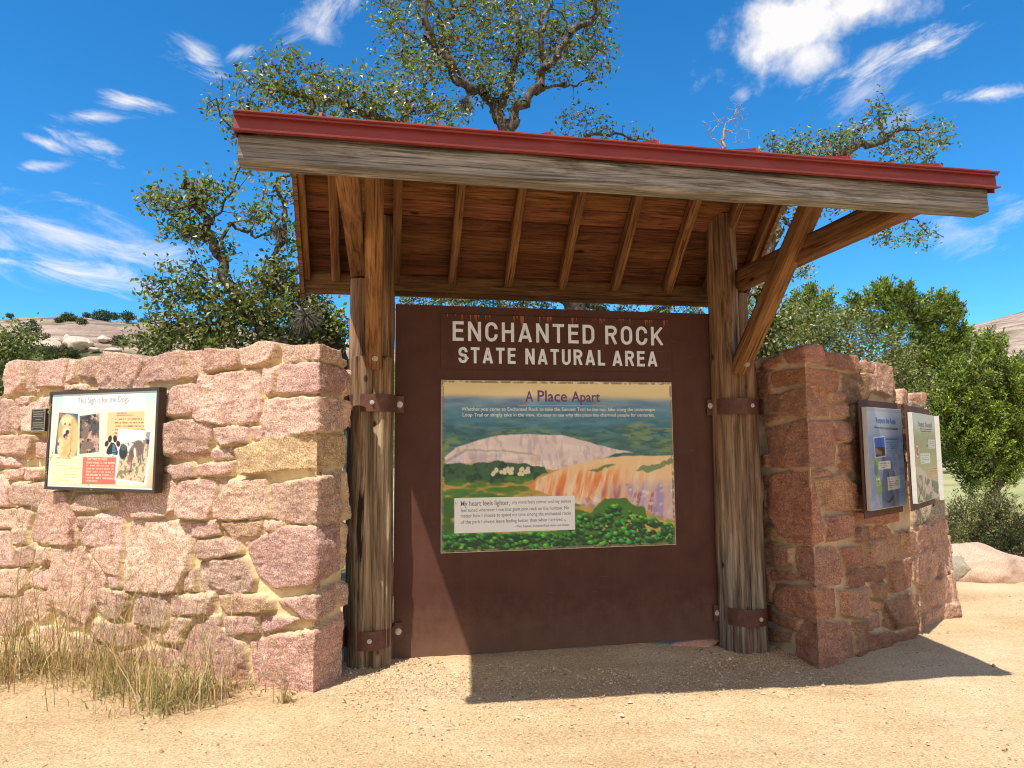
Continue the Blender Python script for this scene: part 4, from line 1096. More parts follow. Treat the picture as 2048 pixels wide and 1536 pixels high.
for i in range(900):
    X = Rr.uniform(60, 1510); lim = 1380 if X < 840 else 1200+abs(X-1120)*.35; Y = Rr.uniform(lim, 1500)
    c = ((34, 96, 36), (50, 140, 44), (96, 190, 60), (60, 160, 66), (26, 76, 44), (214, 184, 84))[int(Rr.integers(0, 11)) % 6 if Rr.random() < .5 else int(Rr.integers(0, 5))]
    x, y = q6(X, Y); r = Rr.uniform(.005, .016); cv.ell(x, y+.006, r, r*.9, (18, 52, 32), a=.85, soft=.4); cv.ell(x-.002, y-.004, r*.85, r*.7, c, a=.9, soft=.5); cv.ell(x-.005, y-.010, r*.45, r*.3, np.minimum(np.array(c)*1.35+14, 255), a=.7, soft=.6)
for i in range(60):
    Y = Rr.uniform(1170, 1370); x, y = q6(Rr.uniform(70, 140), Y); cv.ell(x, y, .014, .014, (54, 104, 40), a=.8, soft=.5)
# worn border and the thin rule under the title
e = np.minimum(np.minimum(cv.X*cv.asp, (1-cv.X)*cv.asp), np.minimum(cv.Y, 1-cv.Y)); cv.blend((e < .016)*sstep(cv.n(60, 60, 50), -.35, .15)*.85, (136, 116, 84)); cv.blend((e < .0045)*1.0, (198, 178, 140))
cv.blend((np.abs(cv.Y-.148) < .0018)*(np.abs(cv.X-.51) < .19), (190, 175, 140))
cv.blend(cv.Y*0+.06, (120, 100, 70))
POST_K = 1.05
picture('landscape_picture', FB, PX0+.003, PX1-.003, PZ0+.003, PZ1-.003, .0150, cv, poster, POST_K)
def pz(t): return PZ1-(PZ1-PZ0)*t
def px_(s): return PX0+(PX1-PX0)*s
def serif_title():
    """title in hand-drawn serif capitals: default letters with slab serifs laid on their stems"""
    text('poster_title', 'A', FB, px_(.350), px_(.383), pz(.127), pz(.063), .016, M_PURPLE, poster, .01)
    text('poster_title', 'Place', FB, px_(.402), px_(.529), pz(.127), pz(.058), .016, M_PURPLE, poster, .012)
    text('poster_title', 'Apart', FB, px_(.548), px_(.674), pz(.146), pz(.063), .016, M_PURPLE, poster, .012)
serif_title()
text('caption', "Whether you come to Enchanted Rock to take the Summit Trail to the top, hike along the picturesque", FB, px_(.083), px_(.921), pz(.188), pz(.160), .016, M_WHITE, poster, .008)
text('caption', "Loop Trail or simply take in the view, it's easy to see why this place has charmed people for centuries.", FB, px_(.088), px_(.917), pz(.222), pz(.193), .016, M_WHITE, poster, .008)
card = slab('quote_card', FB, px_(.054), px_(.555), pz(.889), pz(.688), .0155, .0175, M_WHITE, poster, 0, None)
for body, s0, s1, t0, t1, ms in (("My heart feels lighter,", .080, .281, .744, .705, .008), ("my mind feels calmer and my senses", .292, .538, .735, .709, 0), ("feel tuned whenever I see that giant pink rock on the horizon. No", .080, .530, .775, .748, 0),
                             ("matter how I choose to spend my time among the enchanted rocks", .080, .538, .807, .780, 0), ("of the park I always leave feeling better than when I arrived.", .080, .504, .842, .815, 0),
                             ("\u2014 Matt Twyman, Enchanted Rock visitor and climber", .296, .530, .870, .852, 0)):
    text('quote_text', body, FB, px_(s0), px_(s1), pz(t0), pz(t1), .0178, M_INK, poster, ms)
M_OCHRE = plain('ochre_print', (.55, .32, .07), .6)
for xq, tq, fl in ((.052, .710, 1), (.509, .820, -1)):
    b = MB(); pts = [(0, 0), (.006, .002), (.009, .008), (.007, .016), (.001, .021), (.004, .014), (.003, .010), (-.002, .008), (-.003, .003)]
    b.add([FB.P(px_(xq)+.01+fl*x, pz(tq)-.012-fl*(z-.01), .0178) for x, z in pts], [list(range(len(pts)))]); b.build('quote_mark', M_OCHRE, poster)

# ------------------------------------------------------------------ signs on the left wall
def lfr(px, py, off):
    """frame on the left wall face, standing off by off metres"""
    q = LW.hit(px, py); b = LW.at(np.array(q[0])); n = np.array([-.556, -.831]); return q, b, n
Rn = -LD    # rightwards along the left wall as seen from the path
# dog sign: a box 1.00 x 0.72 m, hung slightly out of level
o = W(82, 977, 0); n3 = np.array([-.556, -.831, 0]); OFF = .085
kpl = n3@np.array([A0[0], A0[1], 0])+OFF
def onl(px, py): d = ray(px, py); return CAM+d*((kpl-n3@CAM)/(n3@d))
c0, c1, c2, c3 = onl(82, 978), onl(300, 986), onl(327, 774), onl(105, 784)
r_ = (c1-c0)+(c2-c3); r_ /= np.linalg.norm(r_); u_ = (c3-c0)+(c2-c1); u_ -= r_*(u_@r_); u_ /= np.linalg.norm(u_)
wS = .5*(np.linalg.norm(c1-c0)+np.linalg.norm(c2-c3)); hS = .5*(np.linalg.norm(c3-c0)+np.linalg.norm(c2-c1)); ctr = (c0+c1+c2+c3)/4
FD = Frame3(ctr-r_*wS/2-u_*hS/2, r_, u_)
dog = empty('dog_sign', tuple(ctr), 'framed landscape sign with dog photographs and a black paw print, on the sunny stone wall', 'sign')
b_ = MB(); fw = .022
for x0, x1, z0, z1 in ((0, wS, 0, fw), (0, wS, hS-fw, hS), (0, fw, fw, hS-fw), (wS-fw, wS, fw, hS-fw)):
    P = [FD.P(x, z, d) for d in (-.062, 0) for x, z in ((x0, z0), (x1, z0), (x1, z1), (x0, z1))]; b_.hexa(P)
b_.build('frame', M_FRAME, dog, bevel=.003)
slab('backing', FD, fw, wS-fw, fw, hS-fw, -.055, -.0105, M_FRAME, dog, 0)
cv = Canvas(300, 212, (236, 232, 205))
def q5(X, Y):      # zoomed crop of the sign to fractions of its face
    tl, tr, br, bl = map(np.array, ((287., 225.), (1556., 183.), (1440., 1422.), (155., 1382.))); s_, t_ = .5, .5; p = np.array([X, Y], float)
    for _ in range(12):
        f = (1-s_)*(1-t_)*tl+s_*(1-t_)*tr+s_*t_*br+(1-s_)*t_*bl-p; ds = (1-t_)*(tr-tl)+t_*(br-bl); dt = (1-s_)*(bl-tl)+s_*(br-tr)
        d = np.linalg.solve(np.array([ds, dt]).T, f); s_ -= d[0]; t_ -= d[1]
    return s_, t_
def q5l(t): v = list(map(float, t.split())); return [q5(v[i], v[i+1]) for i in range(0, len(v), 2)]
g = (1-cv.Y); cv.a = np.array([236, 230, 200])*(1-sstep(g, .6, 1))[..., None]+np.array([196, 222, 218])*sstep(g, .6, 1)[..., None]
cv.blend(sstep(cv.X, .88, 1)*sstep(cv.Y, .5, 1)*.6, (186, 150, 110)); cv.blend(sstep(cv.Y, .93, 1)*.4, (190, 170, 130))
cv.poly(q5l('425 240 1380 215 1400 240 1395 390 1360 402 430 420 412 395'), (246, 247, 244))
pd = cv.poly(q5l('363 452 600 472 528 1005 272 972'), (64, 84, 120))
cv.poly(q5l('575 600 600 500 560 1000 530 1000'), (80, 130, 60), a=.8)
cv.ell(*q5(390, 490), .02, .03, (180, 110, 80)); cv.ell(*q5(455, 800), .105, .27, (222, 190, 128), rot=3); cv.ell(*q5(440, 640), .075, .145, (226, 198, 140)); cv.ell(*q5(365, 680), .025, .10, (206, 168, 104)); cv.ell(*q5(512, 680), .022, .10, (214, 178, 116))
cv.ell(*q5(445, 570), .05, .05, (238, 216, 168)); cv.ell(*q5(430, 690), .035, .05, (240, 222, 184)); cv.ell(*q5(427, 598), .008, .012, (50, 34, 26)); cv.ell(*q5(487, 606), .008, .012, (50, 34, 26)); cv.ell(*q5(452, 700), .018, .024, (56, 44, 44))
cv.ell(*q5(425, 750), .022, .028, (70, 40, 44)); cv.ell(*q5(430, 775), .013, .026, (226, 130, 148)); cv.ell(*q5(350, 880), .03, .10, (236, 212, 160), a=.8); cv.ell(*q5(320, 850), .015, .02, (160, 60, 50)); cv.blend(pd*sstep(cv.n(20, 8, 61, rot=70), .1, .4)*.35, (190, 150, 90))
pr = cv.poly(q5l('618 500 862 468 832 950 590 978'), (132, 104, 88)); cv.blend(pr*sstep(cv.n(12, 14, 62), 0, .2)*.9, (84, 74, 74)); cv.blend(pr*sstep(cv.n(18, 18, 63), .12, .3)*.9, (208, 168, 146)); cv.blend(pr*sstep(cv.n(26, 26, 64), .2, .35)*.9, (44, 40, 44)); cv.blend(pr*sstep(cv.Y, .60, .66)*(cv.X > .42)*sstep(cv.n(14, 14, 65), -.2, .1)*.8, (160, 168, 190))
cv.poly(q5l('965 455 1395 442 1358 788 930 784'), (240, 200, 146)); cv.lines(.625, .905, .285, .036, 7, (150, 106, 66), .42, .75, 5, .01)
cv.blend((np.abs(cv.Y-.245) < .003)*(cv.X > .635)*(cv.X < .79), (190, 140, 90))
cv.poly(q5l('232 1010 608 1015 580 1350 195 1332'), (240, 236, 188)); cv.lines(.075, .315, .74, .031, 7, (182, 172, 130), .35, .55, 6, .01)
cv.poly(q5l('630 1015 1040 1018 1005 1355 600 1352'), (226, 112, 92)); cv.lines(.375, .66, .735, .032, 7, (244, 196, 170), .5, .85, 7, .005)
cv.poly(q5l('1080 660 1470 690 1360 1362 1000 1300'), (246, 246, 242)); pw = cv.poly(q5l('1095 850 1075 1000 1020 1280 1340 1332 1395 1010 1447 702 1390 700 1380 800'), (212, 196, 158))
cv.poly(q5l('1080 700 1380 700 1365 960 1070 1000'), (244, 240, 232), a=.9)
cv.blend(pw*sstep(cv.n(40, 40, 66), .0, .25)*.75, (120, 106, 78)); cv.ell(*q5(1120, 950), .038, .075, (44, 52, 48)); cv.ell(*q5(1130, 900), .03, .03, (80, 90, 84))
dg_ = (122, 98, 88); cv.ell(*q5(1300, 900), .048, .078, dg_, rot=-20); cv.ell(*q5(1240, 940), .035, .05, (138, 112, 98)); cv.ell(*q5(1215, 985), .024, .05, (112, 88, 78)); cv.ell(*q5(1185, 1050), .016, .045, (132, 104, 92), rot=15); cv.ell(*q5(1255, 960), .012, .05, (226, 216, 206), rot=-10)
for a, b in (((1215, 1020), (1195, 1190)), ((1285, 960), (1290, 1090)), ((1310, 950), (1315, 1110)), ((1335, 920), (1340, 1060))):
    (x0, y0), (x1, y1) = q5(*a), q5(*b); cv.poly([(x0-.007, y0), (x0+.007, y0), (x1+.006, y1), (x1-.006, y1)], dg_)
cv.ell(*q5(1190, 1195), .014, .010, (80, 66, 60)); cv.ell(*q5(1182, 1095), .008, .022, (210, 110, 120)); cv.poly(q5l('1405 705 1440 705 1425 800 1395 800'), (150, 150, 165)); cv.poly(q5l('1395 795 1430 800 1420 860 1390 855'), (50, 50, 70)); cv.poly(q5l('1395 850 1420 855 1400 1020 1388 1020'), (190, 130, 100))
for x, y, rx, ry, ro in ((972, 790, .017, .036, 8), (1033, 788, .017, .036, -8), (930, 848, .016, .031, 22), (1067, 850, .016, .031, -22)): cv.ell(*q5(x, y), rx+.003, ry+.004, (226, 140, 110), rot=ro); cv.ell(*q5(x, y), rx, ry, (34, 36, 48), rot=ro)
cv.poly(q5l('985 832 1020 838 1045 890 1060 950 1050 985 1025 990 985 975 945 988 920 970 922 940 945 890'), (34, 40, 58), rough=.004); cv.lines(.612, .652, .553, .0165, 8, (130, 170, 196), .5, .8, 9, 0, .01)
e = np.minimum(np.minimum(cv.X*cv.asp, (1-cv.X)*cv.asp), np.minimum(cv.Y, 1-cv.Y)); cv.blend((e < .012)*1.0, (240, 240, 232))
picture('sign_picture', FD, fw, wS-fw, fw, hS-fw, -.0095, cv, dog, .78)
def fx(s, W_=None): return fw+(wS-2*fw)*s
def fz(t): return hS-fw-(hS-2*fw)*t
text('sign_title', 'This Sign is for the Dogs', FD, fx(.258), fx(.745), fz(.125), fz(.040), -.0085, M_PALEINK, dog, -.004)
for body, s0, s1, t0, t1, mm in (('Hot Paws!', .640, .730, .232, .205, M_PALEINK), ('Where Can Dogs Go?', .075, .225, .702, .680, M_PALEINK), ('Save Water for Wildlife', .385, .575, .712, .678, M_CREAMINK)):
    text('sign_heading', body, FD, fx(s0), fx(s1), fz(t0), fz(t1), -.0085, mm, dog, .004)
# bronze plaque
pc = [onl(*q) for q in ((46, 862), (78, 859), (83, 816), (50, 821))]; pr_ = (pc[1]-pc[0])+(pc[2]-pc[3]); pr_[2] = 0; pr_ /= np.linalg.norm(pr_)
wP, hP = .155, .165; pcc = sum(pc)/4-n3*.045; FP = Frame3(pcc-pr_*wP/2-np.array([0, 0, hP/2]), pr_)
plq = empty('bronze_plaque', tuple(pcc), 'small dark bronze plaque with raised lettering, left of the dog sign', 'plaque')
M_BRZ = plain('dark_bronze', (.045, .040, .034), .45); M_BRL = plain('worn_bronze', (.28, .235, .17), .4)
slab('plate', FP, 0, wP, 0, hP, -.03, 0, M_BRZ, plq, .003)
b_ = MB()
for x0, x1, z0, z1 in ((0, wP, 0, .007), (0, wP, hP-.007, hP), (0, .007, .007, hP-.007), (wP-.007, wP, .007, hP-.007)):
    b_.hexa([FP.P(x, z, d) for d in (.0, .004) for x, z in ((x0, z0), (x1, z0), (x1, z1), (x0, z1))])
b_.build('rim', M_BRL, plq)
R4 = np.random.default_rng(8); b_ = MB()
for i, z in enumerate((.138, .122, .106, .082, .058, .042, .026)):
    x = .022 if i != 3 else .05; xe = wP-.02 if i != 3 else wP-.05
    while x < xe:
        w = R4.uniform(.004, .014); b_.hexa([FP.P(a, z_, d) for d in (.0, .003) for a, z_ in ((x, z), (x+w, z), (x+w, z+.007), (x, z+.007))]); x += w+.0035
b_.build('raised_lettering', M_BRL, plq)
for x, z in ((.016, hP-.018), (wP-.016, hP-.018), (.016, .018), (wP-.016, .018)):
    b_ = MB(); tt = np.linspace(0, 2*np.pi, 12, endpoint=False); ring = [FP.P(x+.006*math.cos(t), z+.006*math.sin(t), .001) for t in tt]; r2 = [FP.P(x+.004*math.cos(t), z+.004*math.sin(t), .005) for t in tt]
    i = np.arange(12); j = (i+1) % 12; b_.add(np.array(ring+r2+[FP.P(x, z, .006)]*1), np.stack([i, j, j+12, i+12], 1)); b_.add(np.array(r2+[FP.P(x, z, .006)]), np.stack([i, j, j*0+12], 1)); b_.build('screw', M_BRL, plq)

# ------------------------------------------------------------------ upright signs on the right wall
def upright(name, p_tl, p_bl, ang, w, h, label, cvs, titles, zt, zb2, board_in=.035, dpt=.034, mface=None):
    """brown steel backing plate with a thinner box in front that carries the print"""
    r = np.array([math.cos(ang), math.sin(ang), 0]); n = np.array([r[1], -r[0], 0])
    o = np.array([*p_bl[:2], zb2]); t = empty(name, (*o[:2], (zt+zb2)/2), label, 'sign'); t['group'] = 'upright signs on the right wall'
    f = Frame3(o, r); H = zt-zb2
    slab('backing_plate', f, -.035, w+.03, -.055, H+.055, -dpt-.012, -dpt-.004, M_BROWN, t, .0015)
    for x in (.18, w*.5):
        for z in (.14, H-.14): slab('standoff', f, x-.02, x+.02, z-.02, z+.02, -dpt-.07, -dpt-.012, M_RUST, t, 0)
    bx = slab('sign_box', f, 0, w, 0, H, -dpt, -.001, M_ALU, t, .002)
    if cvs is not None:
        picture('sign_picture', f, .004, w-.004, .004, H-.004, .0005, cvs, t, .74)
        for body, s0, s1, t0, t1, mm, wt in titles: text('sign_title', body, f, w*s0, w*s1, H*(1-t0), H*(1-t1), .0015, mm, t, wt)
    return f
cv = Canvas(150, 220, (176, 196, 214)); T = cv.Y
cv.a = np.array([196, 208, 218])*(1-sstep(T, 0, .5))[..., None]+np.array([132, 150, 188])*sstep(T, 0, .5)[..., None]
cv.blend(sstep(T, .27, .30)*(1-sstep(T, .40, .52))*.5, (120, 150, 200)); cv.blend(sstep(cv.n(3, 14, 71), .05, .4)*sstep(T, .3, .4)*.35, (176, 206, 232)); cv.blend((T < .035)*1.0, (186, 186, 182))
cv.blend(sstep(.62-cv.X, -.3, .5)*.25, (170, 170, 200))
cv.poly([(.15, .08), (.84, .08), (.84, .175), (.15, .175)], (176, 210, 220), a=.6, soft=.03)
k = cv.poly([(.34, .47), (.52, .47), (.60, .5), (.66, .62), (.76, .74), (.80, 1), (.30, 1), (.28, .8), (.36, .62)], (112, 122, 150), rough=.02); cv.blend(k*sstep(cv.n(8, 8, 72), 0, .3)*.4, (84, 94, 124))
cv.poly([(.33, .90), (.46, .93), (.62, .88), (.60, .92), (.48, .96)], (70, 80, 110)); cv.poly([(.76, .80), (.83, .80), (.83, .835)], (80, 90, 120)); cv.poly([(.50, .62), (.52, .7), (.47, .72)], (80, 90, 118))
cv.poly([(.145, .295), (.455, .28), (.47, .485), (.165, .50)], (232, 232, 228)); k = cv.poly([(.16, .305), (.445, .29), (.455, .477), (.178, .49)], (70, 110, 190)); cv.blend(k*sstep(T, .385, .395), (146, 122, 108)); cv.blend(k*sstep(T, .385, .395)*sstep(cv.n(9, 20, 73), 0, .2), (84, 68, 62)); cv.blend(k*(T < .34)*sstep(cv.n(5, 9, 74), .1, .4)*.6, (220, 228, 240))
cv.blend(((cv.X > .49)*(cv.X < .84)*(T > .305)*(T < .32))*.8, (70, 80, 140)); cv.lines(.49, .84, .345, .022, 6, (80, 92, 118), .4, .8, 11)
cv.poly([(.085, .51), (.22, .495), (.31, .83), (.17, .855)], (148, 178, 84)); cv.ell(.165, .62, .05, .052, (112, 122, 160)); cv.ell(.155, .555, .02, .035, (112, 122, 160)); cv.poly([(.15, .69), (.265, .68), (.28, .76), (.165, .775)], (206, 222, 170), a=.6)
for i, y in enumerate((.70, .725, .75)): cv.lines(.165, .27, y, .02, 1, (96, 132, 50), .7, .9, 20+i)
cv.poly([(.245, .535), (.585, .53), (.585, .61), (.235, .615)], (222, 218, 208)); cv.lines(.26, .56, .555, .02, 3, (90, 88, 96), .4, .8, 12)
cv.poly([(.47, .695), (.84, .69), (.835, .82), (.47, .83)], (222, 218, 204)); cv.lines(.50, .81, .742, .02, 4, (100, 98, 104), .4, .8, 13); cv.lines(.50, .64, .715, .02, 1, (90, 88, 130), .6, .8, 14)
for (x, y, L, a) in ((.78, .47, .27, 80), (.14, .86, .19, 58)):
    for i in range(60):
        t = Rr.random(); xx_ = x+L*t*math.cos(math.radians(a))+Rr.normal(0, .025); yy_ = y+L*t*math.sin(math.radians(a))+Rr.normal(0, .01); cv.ell(xx_, yy_, .012, .006, (206, 182, 160), a=.7, soft=.5)
ang1 = math.radians(31)
Pb = W(1735, 1029, 0)
def onwall(px, py, base, ang):
    n = np.array([math.sin(ang), -math.cos(ang), 0]); d = ray(px, py); return CAM+d*((n@np.array([*base, 0])-n@CAM)/(n@d))
b1 = np.array([2.825, -.56])+np.array([math.sin(math.radians(27.5)), -math.cos(math.radians(27.5))])*.14
TL = onwall(1728, 813, b1, math.radians(27.5)); BL = onwall(1744, 1022, b1, math.radians(27.5)); TR = onwall(1802, 821, BL[:2], ang1); 
w1 = np.hypot(*(TR[:2]-BL[:2])); print('SIGN1', TL, BL, TR, w1)
upright('upright_sign', TL, BL, ang1, w1, TL[2]-BL[2], 'upright blue sign headed Respect the Rock, nearest the corner of the dark wall', cv,
        [('Respect the Rock', .24, .80, .165, .098, M_BLUEINK, .006), ('With your help we can protect this special place.', .18, .86, .21, .19, M_DARKINK, .004), ('PLEASE', .155, .25, .715, .695, M_WHITE, .01)], TL[2], BL[2])
cv = Canvas(130, 220, (184, 190, 160)); T = cv.Y
cv.a = np.array([206, 214, 200])*(1-sstep(T, .1, .3))[..., None]+np.array([166, 168, 122])*sstep(T, .1, .3)[..., None]; cv.blend(sstep(cv.n(3, 8, 81), 0, .4)*.2, (190, 196, 150))
k = cv.poly([(0, .60), (.12, .60), (.35, .66), (.5, .72), (.7, .73), (1, .83), (1, 1), (0, 1)], (204, 184, 168), rough=.02); k2 = k*sstep(T-.14*cv.X, .66, .70); cv.blend(k2*sstep(cv.n(12, 9, 82), -.05, .1), (92, 106, 76)); cv.blend(k2*sstep(cv.n(22, 14, 83), .15, .25), (60, 74, 52)); cv.blend(k*sstep(cv.n(20, 12, 84), .2, .3)*.5, (150, 128, 112))
cv.ell(.10, .43, .085, .080, (214, 90, 70)); cv.ell(.10, .43, .065, .068, (236, 230, 220)); cv.ell(.10, .43, .04, .05, (90, 84, 76)); cv.poly([(.05, .39), (.08, .385), (.16, .47), (.13, .48)], (214, 90, 70))
cv.ell(.58, .30, .012, .012, (90, 90, 70)); cv.ell(.55, .37, .05, .006, (80, 84, 66))
for x0, x1, y0, y1, c, ink, nl in ((.62, .95, .295, .405, (216, 216, 204), (120, 118, 132), 4), (.22, .66, .455, .575, (220, 220, 208), (112, 112, 128), 4), (.52, 1.0, .62, .75, (206, 168, 130), (150, 104, 74), 4)):
    cv.poly([(x0, y0), (x1, y0), (x1, y1), (x0, y1)], c); cv.lines(x0+.03, x1-.04, y0+.028, (y1-y0-.02)/nl, nl, ink, .4, .8, 15)
ang2 = math.radians(38.5); b2_ = RWP.at(np.array(1.75))+np.array([math.sin(ang2), -math.cos(ang2)])*.16
BL2 = onwall(1836, 1008, b2_, ang2); TL2 = onwall(1823, 824, b2_, ang2); TR2 = onwall(1868, 829, b2_, ang2); w2 = np.hypot(*(TR2[:2]-BL2[:2])); print('SIGN2', TL2, BL2, TR2, w2)
upright('upright_sign', TL2, BL2, ang2, w2, TL2[2]-BL2[2], 'upright olive sign headed Protect Yourself, with a red ringed emblem', cv,
        [('Protect Yourself', .20, .84, .15, .088, M_INK, .006), ('When you visit Enchanted Rock,', .27, .82, .185, .170, M_DARKINK, .002), ('remember to stay safe.', .32, .78, .212, .197, M_DARKINK, .002)], TL2[2], BL2[2])
ang3 = math.radians(47.6)
d3 = ray(1879, 832); k3 = (np.hypot(*(TR2[:2]-CAM[:2]))+.42)/np.hypot(*d3[:2]); TL3 = CAM+d3*k3; n3b = np.array([math.sin(ang3), -math.cos(ang3), 0]); BL3 = CAM+ray(1889, 1000)*k3
upright('upright_sign', TL3, BL3-n3b*.0, ang3, .62, 1, 'third upright sign, seen nearly edge on at the far bend of the dark wall', None, [], TL3[2], BL3[2], dpt=.075)

# ------------------------------------------------------------------ plants
def leafset(P, N_, L, Wd, R, cols, fold=.25, tip=None):
    """folded four-point leaves at P with normals N_; returns arrays"""
    n = len(P); d = R.normal(size=(n, 3)) if tip is None else tip+R.normal(size=(n, 3))*.35
    N_ = N_/np.linalg.norm(N_, axis=1)[:, None]; d -= N_*(d*N_).sum(1)[:, None]; d /= np.linalg.norm(d, axis=1)[:, None]+1e-9; s = np.cross(N_, d)
    l = L*R.uniform(.65, 1.25, (n, 1)); w = Wd*R.uniform(.7, 1.2, (n, 1))
    V = np.stack([P, P+d*l*.5+s*w*.5+N_*w*fold, P+d*l, P+d*l*.5-s*w*.5+N_*w*fold], 1)
    i = np.arange(n)*4; F = np.concatenate([np.stack([i, i+1, i+2], 1), np.stack([i, i+2, i+3], 1)])
    C = np.repeat(cols, 4, 0); return V.reshape(-1, 3), F, C
OAK = np.array([(.085, .125, .030), (.13, .175, .042), (.20, .23, .07), (.28, .28, .11), (.36, .35, .19), (.045, .07, .022)])
def pick(R, pal, n, w): 
    c = pal[R.choice(len(pal), n, p=np.array(w)/sum(w))]; return c*R.uniform(.75, 1.25, (n, 1))
class Tree:
    def __init__(s, seed): s.R = np.random.default_rng(seed); s.P = []; s.par = []; s.fix = []; s.att = []; s.lv = []
    def limb(s, pts, r0, r1, sub=7, jit=.03):
        """pts: world points; joins the nearest existing node if it starts close to one"""
        pts = np.array(pts, float); prev = -1
        if s.P:
            d = np.linalg.norm(np.array(s.P)-pts[0], axis=1); k = int(d.argmin()); prev = k if d[k] < 1.4 else -1
        q = [pts[0]]
        for a, b in zip(pts[:-1], pts[1:]):
            for i in range(1, sub+1): q.append(a+(b-a)*i/sub)
        q = np.array(q); n = len(q); w = np.sin(np.linspace(0, 1, n)*math.pi)[:, None]
        k = np.arange(n)*.55+s.R.uniform(0, 99); L = np.linalg.norm(pts[-1]-pts[0])
        q = q+jit*np.stack([vnoise(k, k*0, seed=1), vnoise(k, k*0+5, seed=2), vnoise(k, k*0+9, seed=3)], 1)*1.6
        if prev >= 0: q[0] = q[0]*0+s.P[prev] if np.linalg.norm(q[0]-s.P[prev]) < .12 else q[0]
        for i, p in enumerate(q): s.P.append(p); s.par.append(prev); s.fix.append(r0+(r1-r0)*i/(n-1)); prev = len(s.P)-1
    def grow(s, blobs, step=.10):
        """blobs: (centre, radii(3), number of twig ends)"""
        A = []
        for c, r, n in blobs:
            v = s.R.normal(size=(n, 3)); v /= np.linalg.norm(v, axis=1)[:, None]; v *= s.R.uniform(.05, 1, (n, 1))**.45; A.append(np.array(c)+v*np.array(r))
        A = np.concatenate(A); base = np.array(s.P); d = np.array([np.min(((base-a)**2).sum(1)) for a in A]); A = A[np.argsort(d)]
        P = np.zeros((len(base)+len(A)*6, 3)); P[:len(base)] = base; n = len(base)
        for a in A:
            dd = ((P[:n]-a)**2).sum(1); k = int(dd.argmin()); L = math.sqrt(dd[k]); m = max(1, min(5, int(L/step))); prev = k; p0 = P[k].copy()
            side = s.R.normal(size=3)*L*.16+np.array([0, 0, -.05*L])
            for i in range(1, m+1):
                t = i/m; p = p0+(a-p0)*t+side*math.sin(math.pi*t)+s.R.normal(size=3)*.008
                P[n] = p; s.P.append(p); s.par.append(prev); s.fix.append(0); prev = n; n += 1
            s.att.append((P[prev], a-p0))
    def wood_mesh(s, rmin=.0028, e=2.35):
        P = np.array(s.P); par = np.array(s.par); n = len(P); acc = np.zeros(n); r = np.zeros(n)
        for i in range(n-1, -1, -1):
            rr = max(acc[i]**(1/e) if acc[i] > 0 else rmin, rmin); rr = s.fix[i] if s.fix[i] > 0 else min(rr, .022); r[i] = rr
            if par[i] >= 0: acc[par[i]] += rr**e
        k = np.where(par >= 0)[0]; a, b = P[par[k]], P[k]; ra, rb = np.minimum(r[par[k]], r[k]*1.5), r[k]
        d = b-a; L = np.linalg.norm(d, axis=1)[:, None]+1e-9; d = d/L; up = np.where(np.abs(d[:, 2:]) > .9, [[1., 0, 0]], [[0, 0, 1.]]); x = np.cross(d, up); x /= np.linalg.norm(x, axis=1)[:, None]; y = np.cross(d, x)
        ns = 6; th = np.arange(ns)*2*np.pi/ns; V = []
        for c, rad, ext in ((a, ra, -.15), (b, rb, .15)):
            c2 = c+d*np.minimum(rad[:, None]*.6, L*.3)*np.sign(ext)
            V.append(c2[:, None]+(x[:, None]*np.cos(th)[None, :, None]+y[:, None]*np.sin(th)[None, :, None])*rad[:, None, None])
        V = np.stack(V, 1).reshape(-1, 3); i = np.arange(len(k))[:, None]*2*ns; j = np.arange(ns)[None]; j2 = (j+1) % ns
        F = np.stack([i+j, i+j2, i+ns+j2, i+ns+j], -1).reshape(-1, 4); return V, F
    def leaves(s, per, spread, L, Wd, pal, w, light=None):
        T = np.array([a for a, _ in s.att]); n = len(T)*per; idx = np.repeat(np.arange(len(T)), per)
        P = T[idx]+s.R.normal(size=(n, 3))*spread; N_ = s.R.normal(size=(n, 3))*.8+np.array([0, 0, .45]); return leafset(P, N_, L, Wd, s.R, pick(s.R, pal, n, w))
def px_m(r, y, px=1024, py=400):       # picture radius at plane y in metres
    return r*np.linalg.norm((W(px, py, y)-CAM))/F_PX*.95
def oak(seed, y, limbs, blobs, label, per=7, leaf=(.054, .032), spread=.050, dead=False, group='live oaks behind the shelter', rscale=1.0, dens=1.0, name='oak_tree'):
    t = Tree(seed)
    for pts, r0, r1 in limbs: t.limb([W(p[0], p[1], y+(p[2] if len(p) > 2 else 0)) for p in pts], r0, r1)
    B = []
    for b in blobs:
        px, py, r, n = b[:4]; dy = b[4] if len(b) > 4 else 0; rr = px_m(r, y+dy, px, py)
        B.append((W(px, py, y+dy), (rr, rr*1.15, rr), int(n*dens)))
    t.grow(B); base = t.P[0]
    root = empty(name, (base[0], base[1], 0), label, 'tree', group)
    V, F = t.wood_mesh(); link('trunk', mesh('trunk', V, F, True), M_DEAD if dead else M_BARK, root)
    if not dead:
        V, F, C = t.leaves(per, spread, leaf[0], leaf[1], OAK, (3, 5, 5, 3.2, 1.6, 2)); link('crown', mesh('crown', V, F, False, C), M_LEAF, root)
    return t
